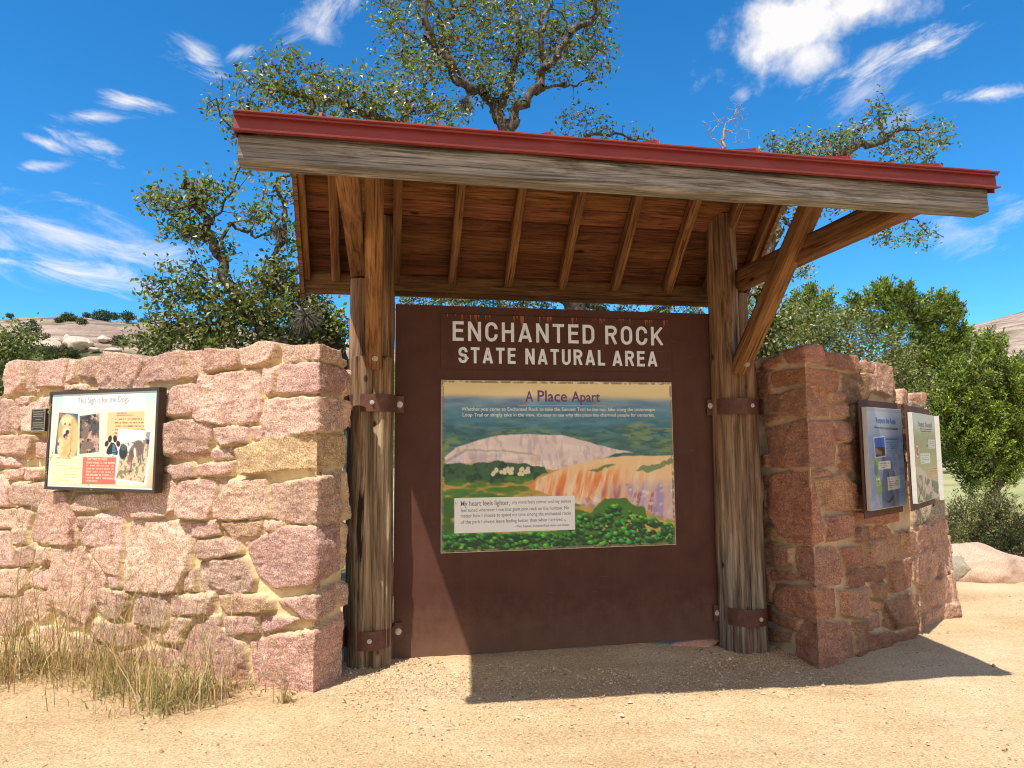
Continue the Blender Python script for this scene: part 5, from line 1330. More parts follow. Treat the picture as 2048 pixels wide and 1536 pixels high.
# central oak: trunk shows through the gap above the board, forks above the roof
oak(11, 2.6, [([(1190, 1150, .1), (1165, 760), (1146, 600), (1085, 430), (1012, 262), (990, 205, .1)], .15, .068),
              ([(990, 205, .1), (955, 180, 0), (925, 168, -.2), (892, 118, -.3), (862, 84, -.3), (848, 40, -.4), (852, -60, -.4)], .055, .028),
              ([(925, 168, -.2), (880, 80, .2), (905, 20, .3), (885, -60, .3)], .03, .02),
              ([(1000, 215), (1018, 160, .2), (1034, 118, .3), (1036, 60, .4), (1020, -10, .5), (1030, -80, .5)], .05, .03),
              ([(1020, 262), (1040, 212, -.1), (1066, 188, -.1), (1092, 135, -.2), (1122, 98, -.3), (1155, 60, -.3), (1200, 20, -.3), (1190, -60, -.3)], .06, .025),
              ([(1092, 135, -.2), (1080, 60, -.3), (1100, 0, -.2), (1090, -60)], .03, .02), ([(1066, 186, -.1), (1110, 172, 0), (1160, 164, .1)], .022, .01),
              ([(1085, 430), (1000, 360, -.3), (900, 300, -.5), (800, 250, -.6), (690, 205, -.6), (600, 190, -.5), (540, 180, -.5)], .07, .014),
              ([(800, 250, -.6), (830, 200, -.4), (850, 160, -.3)], .02, .01), ([(620, 240, -.5), (545, 262, -.5), (480, 290, -.4), (430, 200, -.4)], .018, .008),
              ([(1100, 430), (1120, 330, .3), (1175, 270, .4), (1230, 265, .4), (1300, 280, .4)], .03, .01)],
    [(800, 60, 70, 60), (770, 30, 40, 26), (850, 40, 60, 70), (900, 110, 60, 70), (950, 40, 70, 90, .2), (1000, 90, 75, 120, .2), (1010, -10, 90, 120, .3), (960, 160, 45, 55), (1000, 185, 38, 40), (1070, 70, 65, 95), (1110, 120, 60, 70),
     (1150, 60, 65, 85), (1190, 110, 45, 45), (1195, 30, 40, 45), (1130, -20, 80, 90), (880, -30, 70, 70), (1180, 160, 22, 12), (790, 130, 34, 16),
     (505, 170, 50, 45, -.5), (560, 150, 48, 50, -.5), (610, 165, 55, 60, -.5), (660, 190, 60, 75, -.6), (720, 190, 52, 60, -.6), (770, 215, 55, 60, -.6), (830, 195, 60, 75, -.5), (850, 130, 50, 50, -.4), (880, 240, 60, 60, -.5), (560, 225, 60, 55, -.5), (650, 250, 60, 45, -.5), (430, 215, 26, 14, -.4), (470, 250, 30, 16, -.4),
     (1145, 245, 40, 28, .3), (1205, 262, 42, 26, .4), (1270, 275, 35, 14, .4)],
    'gnarled live oak with a forked trunk rising behind the middle of the roof', per=8, dens=.82)
# left oak
oak(12, 1.7, [([(735, 1150, .2), (700, 760, .1), (655, 655), (600, 585), (540, 560)], .12, .05), ([(655, 655), (560, 690, -.1), (505, 640), (462, 582), (435, 520), (412, 450), (392, 402), (372, 360)], .075, .022),
              ([(430, 505), (470, 450), (520, 470), (560, 440), (590, 380)], .018, .008), ([(462, 582), (400, 590), (340, 560), (290, 548)], .02, .007), ([(392, 402), (350, 420), (310, 405), (275, 395)], .012, .006),
              ([(540, 560), (560, 500), (575, 430), (560, 360), (600, 320)], .03, .01), ([(690, 740), (640, 720), (560, 700)], .03, .02), ([(412, 450), (450, 400, .1), (490, 330, .1), (520, 290, .1)], .014, .005), ([(505, 640), (420, 650), (330, 650)], .03, .01)],
    [(375, 400, 50, 60), (330, 400, 36, 26), (420, 385, 34, 30), (355, 450, 34, 30), (400, 470, 30, 24), (300, 405, 24, 9), (545, 440, 46, 34), (560, 390, 34, 20), (500, 420, 34, 14), (590, 470, 30, 24), (490, 350, 40, 12), (520, 300, 30, 10),
     (370, 560, 50, 60), (440, 600, 62, 120), (340, 620, 50, 60), (300, 570, 22, 12), (510, 600, 60, 110), (560, 650, 62, 130), (460, 670, 60, 130), (380, 680, 60, 110), (310, 690, 45, 60), (600, 600, 50, 80), (640, 640, 46, 80), (680, 660, 40, 70), (620, 690, 50, 90), (540, 560, 40, 60), (570, 530, 30, 30), (450, 500, 26, 14)],
    'live oak leaning to the left behind the sunny stone wall', per=9, dens=.78)
# right oak: boughs reaching past the end of the roof
oak(13, 2.4, [([(1560, 1150), (1535, 760), (1530, 560), (1545, 430), (1600, 370), (1660, 320), (1700, 296), (1750, 285), (1810, 262), (1870, 250)], .12, .012), ([(1700, 296), (1716, 262), (1735, 232), (1752, 212)], .018, .006),
              ([(1600, 370), (1680, 392), (1760, 425), (1830, 440), (1880, 475)], .022, .006), ([(1530, 560), (1500, 590), (1480, 640)], .05, .02), ([(1660, 320), (1600, 310), (1540, 300)], .018, .008), ([(1545, 430), (1580, 450), (1585, 520), (1560, 560)], .018, .006)],
    [(1560, 300, 38, 34), (1610, 305, 40, 42), (1665, 300, 40, 46), (1700, 270, 30, 22), (1745, 225, 26, 12), (1780, 260, 42, 34), (1830, 285, 40, 28), (1865, 262, 26, 12), (1895, 275, 18, 9), (1850, 330, 24, 16), (1790, 320, 30, 14),
     (1720, 440, 40, 24), (1780, 460, 36, 26), (1840, 470, 30, 16), (1650, 400, 40, 30), (1580, 400, 44, 44), (1530, 440, 40, 40), (1600, 540, 26, 14), (1540, 560, 40, 50), (1505, 640, 46, 110), (1540, 690, 50, 110), (1580, 650, 46, 80), (1500, 700, 34, 60)],
    'live oak with thin boughs reaching out beyond the right end of the roof', per=9)
# oak boughs seen in the slot between roof and board, and beyond the right wall
oak(14, 4.2, [([(1300, 1150), (1290, 760), (1250, 640), (1150, 600), (1000, 595), (880, 600)], .08, .02), ([(1250, 640), (1350, 610), (1440, 600)], .03, .01)],
    [(820, 605, 26, 34), (870, 602, 26, 40), (930, 602, 24, 40), (985, 604, 24, 40), (1040, 606, 24, 40), (1090, 606, 20, 30), (1190, 610, 24, 24), (1250, 614, 22, 24), (1330, 618, 24, 34), (1390, 620, 24, 34), (1440, 620, 20, 20)],
    'low spreading oak seen through the slot between roof and brown board', per=12, leaf=(.05, .03), spread=.09)
oak(15, 4.6, [([(1700, 1150), (1690, 820), (1660, 740), (1640, 690)], .09, .03), ([(1690, 820), (1760, 740), (1800, 700)], .05, .02)],
    [(1590, 690, 46, 80), (1640, 670, 50, 110), (1700, 660, 46, 90), (1660, 720, 46, 90), (1740, 700, 50, 100), (1790, 730, 50, 90), (1720, 750, 50, 80), (1830, 780, 44, 60), (1610, 640, 34, 40)],
    'bushy oak close behind the top of the dark stone wall', per=13, leaf=(.052, .032), spread=.085)
oak(16, 5.5, [([(40, 1150), (30, 860), (20, 760), (10, 720)], .08, .03)],
    [(10, 705, 40, 90), (-30, 740, 60, 90), (0, 790, 40, 60), (35, 680, 20, 24), (50, 735, 18, 20)],
    'small oak at the far left end of the sunny stone wall', per=12, leaf=(.06, .035), spread=.10)
oak(17, 5.0, [([(1460, 1150), (1450, 500), (1446, 300), (1450, 262)], .05, .022), ([(1450, 262), (1465, 235), (1482, 205)], .012, .004), ([(1446, 300), (1420, 262), (1405, 240)], .008, .004)],
    [(1470, 235, 28, 55), (1425, 250, 24, 16), (1480, 265, 24, 16), (1485, 290, 22, 8)], 'bare dead tree top sticking up behind the roof', dead=True, name='dead_tree')
# ball moss
def moss(px, py, y, r, seed, label):
    R = np.random.default_rng(seed); n = 520; c = W(px, py, y); d = R.normal(size=(n, 3)); d[:, 2] -= .25; d /= np.linalg.norm(d, axis=1)[:, None]
    L = r*R.uniform(.6, 1.3, (n, 1)); P0 = c+d*.1*r; w = np.cross(d, R.normal(size=(n, 3))); w /= np.linalg.norm(w, axis=1)[:, None]; w *= .0022
    V = np.stack([P0-w, P0+w, P0+d*L*.6+w*.7-[0, 0, .08*r], P0+d*L-[0, 0, .3*r]+R.normal(size=(n, 3))*.1*r, P0+d*L*.6-w*.7-[0, 0, .08*r]], 1)
    i = np.arange(n)[:, None]*5; F = i+np.arange(5)[None]; C = np.repeat(np.array([.20, .175, .14])*R.uniform(.4, 1.4, (n, 1)), 5, 0)
    tag(link('ball_moss', mesh('ball_moss', V.reshape(-1, 3), F, False, C), M_DRY), label, 'ball moss', 'clumps of ball moss in the oaks')
moss(931, 205, 2.45, .115, 1, 'clump of ball moss hanging under the fork of the middle oak')
moss(612, 632, 1.45, .15, 2, 'pale clump of ball moss hanging under the left eave of the roof')
moss(560, 462, 1.65, .09, 3, 'dark clump of ball moss beside the left roof edge')
moss(380, 655, 1.6, .06, 4, 'small clump of ball moss low in the left oak')
moss(372, 462, 1.65, .08, 5, 'clump of ball moss on the upright bough of the left oak')
moss(1128, 168, 2.6, .035, 6, 'tiny clump of ball moss on the right twig of the middle oak')

# junipers: plumes of scale-leaf sprays
JUN = np.array([(.11, .175, .024), (.17, .245, .034), (.26, .335, .05), (.36, .42, .09), (.035, .065, .018), (.18, .13, .05)])
def juniper(seed, y, trunk, plumes, label, cat='tree', L=.055, pal=JUN, w=(4, 5, 4, 2.5, 3.5, .5), per=70, name='juniper_tree', group='junipers on the right', d_in=1.0):
    t = Tree(seed); R = t.R
    for pts, r0, r1 in trunk: t.limb([W(p[0], p[1], y+(p[2] if len(p) > 2 else 0)) for p in pts], r0, r1, jit=.06)
    B = []
    for b in plumes:
        px, py, r, n = b[:4]; dy = b[4] if len(b) > 4 else 0; rr = px_m(r, y+dy, px, py); B.append((W(px, py, y+dy), (rr, rr*1.1, rr), n))
    t.grow(B, step=.16); root = empty(name, (t.P[0][0], t.P[0][1], 0), label, cat, group)
    V, F = t.wood_mesh(rmin=.005); link('trunk', mesh('trunk', V, F, True), M_BARK, root)
    T = np.array([a for a, _ in t.att]); D = np.array([d for _, d in t.att]); D /= np.linalg.norm(D, axis=1)[:, None]+1e-9; D = D*.6+np.array([0, 0, .6]); D /= np.linalg.norm(D, axis=1)[:, None]
    n = len(T)*per; idx = np.repeat(np.arange(len(T)), per); s_ = R.uniform(-1, 1, (n, 1)); wid = (1-.75*np.clip(s_, 0, 1))*.55
    P = T[idx]+D[idx]*s_*.13*d_in+R.normal(size=(n, 3))*.075*wid*d_in; tip = D[idx]*1.0+(P-T[idx])*2.5
    tone = R.uniform(.55, 1.3, (len(T), 1))[idx]; C = pick(R, pal, n, w)*tone
    V, F, C = leafset(P, R.normal(size=(n, 3)), L, L*.34, R, C, .15, tip); link('crown', mesh('crown', V, F, False, C), M_JUN, root)
juniper(31, 6.0, [([(1830, 1150), (1810, 860), (1780, 720), (1800, 640)], .11, .03)],
        [(1712, 610, 26, 22), (1690, 640, 22, 16), (1745, 600, 20, 14), (1762, 576, 9, 8), (1785, 600, 30, 34), (1812, 590, 20, 16), (1770, 650, 36, 44), (1830, 630, 32, 42), (1860, 620, 30, 34), (1890, 610, 22, 20), (1910, 622, 16, 12),
         (1880, 655, 34, 44), (1905, 690, 36, 44), (1850, 700, 40, 54), (1925, 668, 14, 10), (1880, 730, 44, 60), (1820, 740, 40, 40), (1860, 780, 40, 50)],
        'tall bright green juniper behind the dark stone wall, highest of the junipers', L=.07)
juniper(32, 5.2, [([(1975, 1150), (1990, 960), (1960, 840), (1990, 720)], .10, .03), ([(1960, 880), (1930, 900), (1890, 930)], .04, .01)],
        [(1985, 684, 22, 24), (1970, 720, 30, 40), (1940, 750, 40, 60), (1990, 760, 40, 64), (2030, 740, 26, 30), (1920, 800, 42, 74), (1975, 820, 50, 100), (2030, 810, 40, 70), (1900, 850, 36, 60), (1950, 870, 46, 90), (2010, 880, 46, 90), (2050, 860, 50, 80), (1930, 915, 34, 50),
         (1990, 935, 36, 56), (1900, 760, 34, 40), (1950, 960, 24, 20), (2060, 760, 40, 40), (2025, 930, 24, 20), (1880, 800, 24, 30)],
        'broad juniper with drooping boughs at the right edge, beyond the upright signs', L=.062)
juniper(33, 5.6, [([(1640, 1150), (1640, 800), (1630, 680)], .08, .03)],
        [(1630, 586, 12, 8), (1600, 600, 20, 12), (1625, 612, 22, 18), (1655, 600, 18, 8), (1590, 630, 30, 28), (1640, 650, 34, 34), (1570, 660, 30, 26)],
        'pale green juniper top behind the right brace of the shelter', L=.06, pal=JUN*np.array([1.25, 1.15, 1.3]))
SHR = np.array([(.16, .17, .05), (.22, .21, .075), (.10, .13, .035), (.06, .09, .025), (.30, .26, .12)])
juniper(34, 3.9, [([(1960, 1180), (1960, 1080)], .03, .02)], [(1935, 1030, 40, 34), (1980, 1020, 44, 40), (1900, 1050, 30, 20), (2020, 1050, 34, 30), (1960, 1070, 44, 34)],
        'olive shrub with fine twigs behind the pink boulders', 'shrub', .045, SHR, (3, 3, 3, 2, 2), 60, 'shrub', 'shrubs behind the boulders')
juniper(35, 3.6, [([(2010, 1200), (2005, 1110)], .03, .02)], [(2000, 1080, 36, 40), (2035, 1090, 34, 40), (2055, 1060, 34, 30), (1980, 1110, 26, 24)],
        'dark green shrub at the right edge behind the pink boulders', 'shrub', .045, SHR*.55, (1, 1, 4, 5, 1), 60, 'shrub', 'shrubs behind the boulders')

# ------------------------------------------------------------------ grasses
def blades(R, base, n, h, lean, w, cols, curve=.35, segs=5, tipdir=None):
    """n thin curved blades from points base; returns strip arrays"""
    n_ = len(base); th = R.uniform(0, 2*np.pi, n_); ln = R.uniform(0, 1, n_)**.7*lean; H = h*np.clip(R.lognormal(-.35, .38, n_), .25, 1.5)
    dx, dy = np.cos(th)*ln, np.sin(th)*ln
    if tipdir is not None: dx, dy = dx+tipdir[0]*R.uniform(0, 1, n_), dy+tipdir[1]*R.uniform(0, 1, n_)
    t = np.linspace(0, 1, segs+1); kx = np.cumsum(R.normal(0, .055, (n_, segs+1)), 1)*h*t; X = base[:, 0, None]+H[:, None]*dx[:, None]*(t[None]**(1+curve*2))+kx; Y = base[:, 1, None]+H[:, None]*dy[:, None]*(t[None]**(1+curve*2)); Z = base[:, 2, None]+H[:, None]*(t[None]-(np.hypot(dx, dy)**1.3)[:, None]*.42*t[None]**2.2)
    C0 = np.stack([X, Y, Z], -1); pr = R.uniform(0, np.pi, n_); wv = np.stack([np.cos(pr), np.sin(pr), 0*pr], 1)*w*R.uniform(.6, 1.3, (n_, 1)); ww = wv[:, None]*(1-.85*t)[None, :, None]
    V = np.stack([C0-ww, C0+ww], 2); m = (segs+1)*2; i = np.arange(n_)[:, None]*m; k = np.arange(segs)[None]*2
    F = np.stack([i+k, i+k+1, i+k+3, i+k+2], -1).reshape(-1, 4); return V.reshape(-1, 3), F, np.repeat(cols, m, 0)
DRYC = np.array([(.50, .36, .17), (.34, .22, .10), (.62, .49, .27), (.22, .20, .08), (.22, .12, .06), (.20, .26, .07)])
def tuft(name, px, py, rad, n, h, label, seed, cat='grass tuft', w=(4, 4, 3, 2, 2, 1), lean=.95, seedheads=0, tip=None, bw=.0030, grp='dry grass tufts along the foot of the sunny wall'):
    R = np.random.default_rng(seed); d = ray(px, py); t = -CAM[2]/d[2]
    for _ in range(4): q = CAM+d*t; t = (float(gz(q[0], q[1]))-CAM[2])/d[2]
    c = CAM+d*t; n = int(n*.5); h = h*1.3; seedheads = int(seedheads*2.2); b = c[:2]+R.normal(size=(n, 2))*np.array(rad)*.55
    # keep the roots on the path side of the wall
    nn = np.array([-.556, -.831]); s_ = (b-A0)@nn; b = b+np.where((s_ < .03) & (b[:, 0] < -.4), .03-s_, 0)[:, None]*nn if px < 700 else b
    B = np.column_stack([b, gz(b[:, 0], b[:, 1])-.004]); m = MB()
    cut = int(n*.80); tall = n-cut
    V, F, C = blades(R, B[:cut], cut, h*.66, lean*1.75, bw, pick(R, DRYC, cut, w), .6, tipdir=tip); m.add(V, F, C)
    V, F, C = blades(R, B[cut:], tall, h*1.75, lean*.6, bw*.8, pick(R, DRYC, tall, w), .5, 7, tipdir=tip); m.add(V, F, C)
    if seedheads:
        k = R.choice(n, seedheads); V, F, C = blades(R, B[k], seedheads, h*2.7, .40, bw*.8, pick(R, DRYC, seedheads, (1, 1, 2, 3, 0, 3)), .5, 7); m.add(V, F, C)
        top = V.reshape(seedheads, 8, 2, 3).mean(2); a = top[:, -1]; dd = top[:, -1]-top[:, -3]; dd /= np.linalg.norm(dd, axis=1)[:, None]
        for i in range(seedheads):
            kk = 26; s2 = R.uniform(-.07, .01, (kk, 1)); P = a[i]+dd[i]*s2+R.normal(size=(kk, 3))*.0025; V2, F2, C2 = leafset(P, R.normal(size=(kk, 3)), .017, .004, R, pick(R, np.array([(.40, .36, .17), (.48, .42, .22)]), kk, (1, 1)), .1, np.tile(dd[i]*2, (kk, 1))); m.add(V2, F2, C2)
    return tag(m.build(name, M_DRY), label, cat, grp)
tuft('grass_tuft', 20, 1345, (.34, .30), 1300, .34, 'pale dry grass tuft at the left edge below the dog sign', 1, seedheads=16)
tuft('grass_tuft', 150, 1340, (.44, .22), 1000, .26, 'tangled straw brown grass tuft below the dog sign', 2, seedheads=14, w=(4, 5, 2, 1, 4, 0))
tuft('grass_tuft', 235, 1368, (.26, .16), 520, .20, 'low brown grass tuft between the two largest tufts', 3, seedheads=6, w=(4, 4, 2, 2, 3, 1))
tuft('grass_tuft', 255, 1385, (.26, .16), 460, .24, 'blue green tinged grass tuft in the middle of the row', 4, seedheads=6, w=(2, 2, 2, 4, 1, 5))
tuft('grass_tuft', 345, 1408, (.24, .16), 820, .27, 'full upright grass tuft with tall green seed stalks, standing furthest onto the path', 5, seedheads=12, w=(4, 3, 3, 4, 2, 3))
tuft('grass_tuft', 425, 1385, (.22, .12), 360, .20, 'thin dark stemmed grass tuft near the wall corner', 6, seedheads=4, w=(3, 3, 1, 2, 4, 1))
tuft('grass_tuft', 574, 1405, (.05, .04), 70, .13, 'tiny green sprig of grass alone at the foot of the wall corner', 7, seedheads=3, w=(2, 1, 1, 4, 1, 4))
tuft('grass_tuft', 318, 1428, (.06, .04), 90, .05, 'tiny low green weed on the sand in front of the tufts', 8, w=(0, 0, 0, 5, 0, 5), lean=1.6)
G3 = 'green grass tufts behind the boulders'
tuft('grass_tuft', 1942, 1160, (.22, .2), 260, .30, 'pale grass tuft growing up between the two pink boulders', 9, w=(2, 1, 3, 4, 0, 4), grp=G3, bw=.002)
R9 = np.random.default_rng(19); m = MB(); n = 2600
xg = R9.uniform(5.2, 12, n); yg_ = path_edge(xg)+R9.uniform(-.1, 3.2, n); B = np.column_stack([xg, yg_, gz(xg, yg_)-.01])
V, F, C = blades(R9, B, n, .42, .5, .004, pick(R9, np.array([(.20, .25, .06), (.30, .32, .10), (.40, .36, .17), (.12, .17, .04)]), n, (3, 3, 2, 2))); m.add(V, F, C)
tag(m.build('grass', M_DRY), kind='stuff')

# ------------------------------------------------------------------ boulders, pebbles, small stones
def rock_mesh(c, r, seed, tint, sub=5, flat=.0, rough=.16):
    import bmesh
    bm = bmesh.new(); bmesh.ops.create_icosphere(bm, subdivisions=sub, radius=1); V = np.array([v.co[:] for v in bm.verts]); F = np.array([[v.index for v in f.verts] for f in bm.faces]); bm.free()
    R = np.random.default_rng(seed)
    for _ in range(9):        # planar breaks
        d = R.normal(size=3); d /= np.linalg.norm(d); k = R.uniform(.62, .95); s_ = V@d; V = V-np.outer(np.clip(s_-k, 0, 9)*.88, d)
    V = V*(1+rough*fbm(V[:, 0]*1.6+seed, V[:, 1]*1.6, V[:, 2]*1.6, seed=seed)[:, None]+.035*fbm(V[:, 0]*7+seed, V[:, 1]*7, V[:, 2]*7, seed=seed+1)[:, None])
    V = V*np.array(r)+np.array(c); C = np.tile(tint, (len(V), 1))*(1+.15*fbm(V[:, 0]*3, V[:, 1]*3, V[:, 2]*3, seed=seed+2))[:, None]
    return V, F, C
def boulder(px, py, r, seed, tint, label, cat='boulder', grp='boulders at the bend of the path', up=.25):
    d = ray(px, py); t = (-.2-CAM[2])/d[2]; c = CAM+d*t; c[2] = float(gz(c[0], c[1]))+r[2]*up
    V, F, C = rock_mesh(c, r, seed, np.array(tint)); tag(link('boulder', mesh('boulder', V, F, True, C), M_BOULDER), label, cat, grp)
boulder(1960, 1152, (.68, .42, .36), 3, (.50, .345, .25), 'long pink tan granite boulder just past the end of the dark wall', up=.25)
boulder(2010, 1146, (.50, .4, .20), 8, (.48, .34, .25), 'low pink granite boulder at the right edge of the path', up=.2)
boulder(1915, 1160, (.17, .18, .20), 5, (.30, .26, .19), 'grey green lichen covered boulder against the dark wall', up=.4)
d_ = W(1395, 1280, .06)
V, F, C = rock_mesh((d_[0], .09, -.055), (.27, .12, .055), 12, np.array([.56, .30, .20]), 4); tag(link('stone_slab', mesh('stone_slab', V, F, True, C), M_BOULDER), 'flat pink stone lying under the right end of the brown board', 'stone')
def pebbles():
    R = np.random.default_rng(4); n = 22000; k = 9000
    # loose grit all over the path, thicker in the shade under the board and along the walls
    a = R.uniform([-4, -4.0], [6.5, 1.5], (k, 2)); b = np.column_stack([R.uniform(-.3, 2.9, n-k), -.02-np.abs(R.normal(0, .55, n-k))]); xy = np.concatenate([a, b])
    d = np.hypot(xy[:, 0]-CAM[0], xy[:, 1]-CAM[1]); keep = (d > 1.5) & ~((((xy-A0)@np.array([-.556, -.831])) < .0) & (xy[:, 0] < -.45)); xy = xy[keep]; n = len(xy)
    r = np.clip(R.lognormal(math.log(.0042), .40, n), .0022, .019); oc = np.array([(1, 0, 0), (0, 1, 0), (-1, 0, 0), (0, -1, 0), (0, 0, 1), (0, 0, -1)], float)
    V = oc[None]*R.uniform(.6, 1.2, (n, 6, 1))+R.normal(size=(n, 6, 3))*.14; th = R.uniform(0, 6.28, n); c, s_ = np.cos(th)[:, None], np.sin(th)[:, None]
    V = np.stack([V[..., 0]*c-V[..., 1]*s_, V[..., 0]*s_+V[..., 1]*c, V[..., 2]*.7], -1)*r[:, None, None]*np.array([1, 1, 1.0]); V += np.column_stack([xy, gz(xy[:, 0], xy[:, 1])+.003+r*.25])[:, None]
    f = np.array([(0, 1, 4), (1, 2, 4), (2, 3, 4), (3, 0, 4), (1, 0, 5), (2, 1, 5), (3, 2, 5), (0, 3, 5)]); F = (np.arange(n)[:, None, None]*6+f[None]).reshape(-1, 3)
    pal = np.array([(.58, .42, .26), (.64, .48, .31), (.48, .32, .21), (.68, .53, .38), (.40, .24, .16), (.34, .24, .16)]); C = np.repeat(pick(R, pal, n, (4, 4, 3, 2, 1, .6)), 6, 0)
    tag(link('gravel', mesh('gravel', V.reshape(-1, 3), F, False, C), M_PEBBLE), kind='stuff')
pebbles()

# ------------------------------------------------------------------ granite hills
def hill(name, fn, X, Y, veg):
    x, y = np.meshgrid(X, Y, indexing='ij'); z = fn(x, y); g_ = veg(x, y, z)
    tag(link(name, mesh(name, np.stack([x, y, z], -1).reshape(-1, 3), grid_faces(*x.shape), True, attrs={'grass': np.clip(g_, 0, 1).ravel()}), M_DOME), kind='structure')
def zl(x, y):
    ridge = 19.9+.8*fbm(x*.02, y*.02, seed=3)-4*sstep(x, -34, 10)-3*sstep(-x, 60, 140)
    s_ = sstep(y, 46, 112); st = 3.0*sstep(fbm(x*.035, y*.11, seed=6)+(y-84)*.07, -.25, .1)-1.6
    return -2.5+(ridge+2)*(s_*.82+.18*sstep(y, 70, 95))*sstep(y, 40, 60)+st*sstep(y, 66, 84)+1.1*fbm(x*.09, y*.16, seed=8)+.35*fbm(x*.4, y*.6, seed=9)-5*sstep(y, 120, 190)
hill('granite_hill', zl, np.arange(-170, 60, 1.1), np.arange(40, 170, 1.1), lambda x, y, z: sstep(fbm(x*.06, y*.12, seed=21)+.55*(1-sstep(z, 9, 16)), .12, .4)*(1-sstep(z, 18, 20)))
def zr(x, y): return np.maximum(-4, 56*(1-((x-300)/208)**2-((y-175)/125)**2))+1.0*fbm(x*.03, y*.03, seed=31)+.5*fbm(x*.12, y*.12, seed=32)
hill('granite_dome', zr, np.arange(90, 500, 3.0), np.arange(55, 300, 3.0), lambda x, y, z: sstep(fbm(x*.05, y*.05, seed=41)+.5*(1-sstep(z, 4, 22)), .25, .5))
def far_shrub(px, py, y, r, n, seed, label, nm='shrub', grp='shrubs on the left granite hill', pal=None, on=zl, sq=.75, L=None):
    R = np.random.default_rng(seed); c = W(px, py, y)
    if on is not None:
        # slide along the sight line until it stands on the slope
        best = None
        for yy in np.arange(48, 125, .5):
            q = W(px, py, yy); e = abs(float(on(q[0], q[1]))-q[2])
            if best is None or e < best[0]-.02: best = (e, q)
        c = best[1]
    v = R.normal(size=(n, 3)); v /= np.linalg.norm(v, axis=1)[:, None]; v *= R.uniform(.2, 1, (n, 1))**.5; v *= (1+.35*fbm(v[:, 0]*2+seed, v[:, 1]*2, v[:, 2]*2, seed=seed))[:, None]
    P = c+v*np.array([r, r, r*sq])+np.array([0, 0, r*.35]); L = L or .26
    V, F, C = leafset(P, R.normal(size=(n, 3))+v, L, L*.6, R, pick(R, np.array([(.04, .06, .02), (.07, .10, .03), (.11, .13, .05), (.025, .04, .015)]) if pal is None else pal, n, (3, 3, 2, 2)), .2)
    tag(link(nm, mesh(nm, V, F, False, C), M_JUN), label, 'tree' if 'tree' in nm else 'shrub', grp)
for i, (px, py, r, n, lb) in enumerate([(20, 634, .7, 160, 'tiny lone shrub on the skyline at the far left'), (137, 642, 1.5, 700, 'rounded dark shrub on the skyline, leftmost of the cluster'), (118, 644, .8, 200, 'small yellowish shrub beside the leftmost skyline shrub'), (163, 646, 1.0, 260, 'low shrub trailing right of the leftmost skyline shrub'), (174, 633, .8, 240, 'small round shrub between the two large skyline shrubs'),
                                (204, 640, 2.1, 1100, 'widest dark shrub on the skyline of the left hill'), (228, 636, 1.2, 400, 'wispy shrub touching the widest skyline shrub'), (255, 638, 1.5, 500, 'shrub on the skyline close to the left oak'), (295, 650, 2.0, 500, 'shrub half hidden by the left oak'), (65, 645, .5, 90, 'speck of a shrub on the bare slab'), (115, 656, .6, 120, 'small shrub under the rock ledge'),
                                (150, 678, 1.8, 700, 'green shrub in the hollow below the rock ledge'), (190, 676, 2.4, 1000, 'wide green shrub below the ledge'), (225, 672, 2.2, 800, 'green shrub below the ledge, right of the wide one'), (265, 678, 2.0, 700, 'green shrub low on the hill next to the left oak'), (240, 688, 1.6, 500, 'green shrub among the boulders of the hill foot'), (80, 688, 2.0, 600, 'dark shrub above the long tilted boulder'), (30, 672, 3.0, 1300, 'big dark shrub at the left edge of the hill foot'),
                                (60, 664, 1.8, 500, 'shrub at the left end of the ledge'), (100, 712, 1.8, 500, 'green shrub just above the wall top'), (143, 711, 1.2, 350, 'small shrub just above the wall top, under the cut boulder'), (300, 690, 2.2, 700, 'green shrub behind the twigs of the left oak'), (350, 680, 2.6, 700, 'shrub seen through the left oak'), (420, 676, 2.6, 600, 'shrub far behind the middle of the left oak')]):
    far_shrub(px, py, 0, r*.68, int(n*1.3), 100+i, lb)
def far_boulder(px, py, r, seed, label):
    best = None
    for yy in np.arange(48, 120, .5):
        q = W(px, py, yy); e = abs(float(zl(q[0], q[1]))-q[2])
        if best is None or e < best[0]-.02: best = (e, q)
    V, F, C = rock_mesh(best[1]+np.array([0, -.5, .1]), r, seed, np.array([.56, .44, .345])*np.random.default_rng(seed).uniform(.75, 1.1), 4); tag(link('boulder', mesh('boulder', V, F, False, C), M_BOULDER), label, 'boulder', 'boulders on the left granite hill')
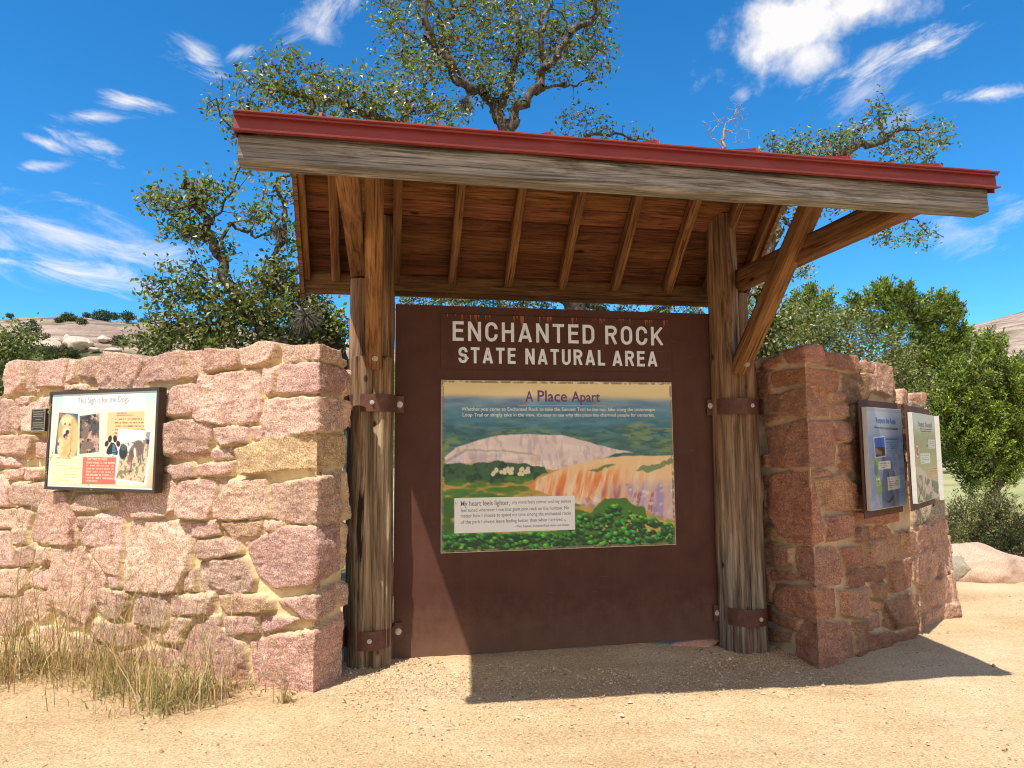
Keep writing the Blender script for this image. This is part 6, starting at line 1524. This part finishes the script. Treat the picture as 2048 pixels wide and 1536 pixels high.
for i, (px, py, r, lb) in enumerate([(84, 695, (1.9, 1.3, .9), 'long tilted boulder low on the left hill'), (158, 691, (1.5, 1.3, 1.2), 'large cut boulder with a shaded face on the left hill'), (116, 697, (.8, .8, .9), 'upright boulder between the two largest'), (178, 690, (.7, .6, .6), 'small boulder right of the cut boulder'), (54, 694, (.9, .8, .7), 'rounded boulder left of the long tilted boulder'),
                                     (140, 682, (.5, .4, .7), 'little standing stone above the cut boulder'), (211, 681, (.7, .6, .5), 'grey boulder among the green shrubs'), (252, 668, (.8, .6, .5), 'pale boulder high among the shrubs'), (110, 686, (1.0, .8, .5), 'flat boulder behind the upright boulder'), (20, 712, (1.2, 1.0, .8), 'boulder low at the left edge'), (228, 704, (1.0, .8, .35), 'flat slab just above the wall top'), (190, 702, (.7, .5, .3), 'small flat rock just above the wall top'), (40, 686, (.8, .7, .5), 'reddish boulder under the dark shrub')]):
    far_boulder(px, py, r, 200+i, lb)
# line of trees across the meadow on the right
for i, (px, py, y, r, lb) in enumerate([(1900, 905, 34, 2.3, 'distant green tree past the meadow, next to the upright signs'), (1985, 912, 38, 2.6, 'distant green tree across the meadow under the juniper'), (2035, 900, 33, 2.8, 'distant green tree at the right edge of the meadow'), (2050, 860, 60, 6, 'farthest green tree at the foot of the dome')]):
    far_shrub(px, py, y, r, 1500, 300+i, lb, 'distant_tree', 'distant trees beyond the meadow', np.array([(.07, .12, .03), (.10, .16, .04), (.15, .19, .06), (.04, .07, .02)]), None, .8, .35)

# dry leaves and twigs blown against the walls and across the path
R11 = np.random.default_rng(77); n = 420; q = np.concatenate([np.column_stack([R11.uniform(-3.5, 6, 170), R11.uniform(-3.9, 1, 170)]), A0+np.outer(R11.uniform(0, 3, 130), LD)+np.outer(np.abs(R11.normal(.05, .12, 130)), [-.556, -.831]), np.column_stack([R11.uniform(-.1, 2.8, 120), -.05-np.abs(R11.normal(0, .2, 120))])])
P = np.column_stack([q, gz(q[:, 0], q[:, 1])+.006]); V, F, C = leafset(P, R11.normal(size=(n, 3))*.35+np.array([0, 0, 1.]), .030, .014, R11, pick(R11, np.array([(.20, .12, .06), (.32, .21, .11), (.12, .07, .04), (.42, .31, .18)]), n, (3, 3, 2, 2)), .3)
tag(link('leaf_litter', mesh('leaf_litter', V, F, False, C), M_DRY), kind='stuff')
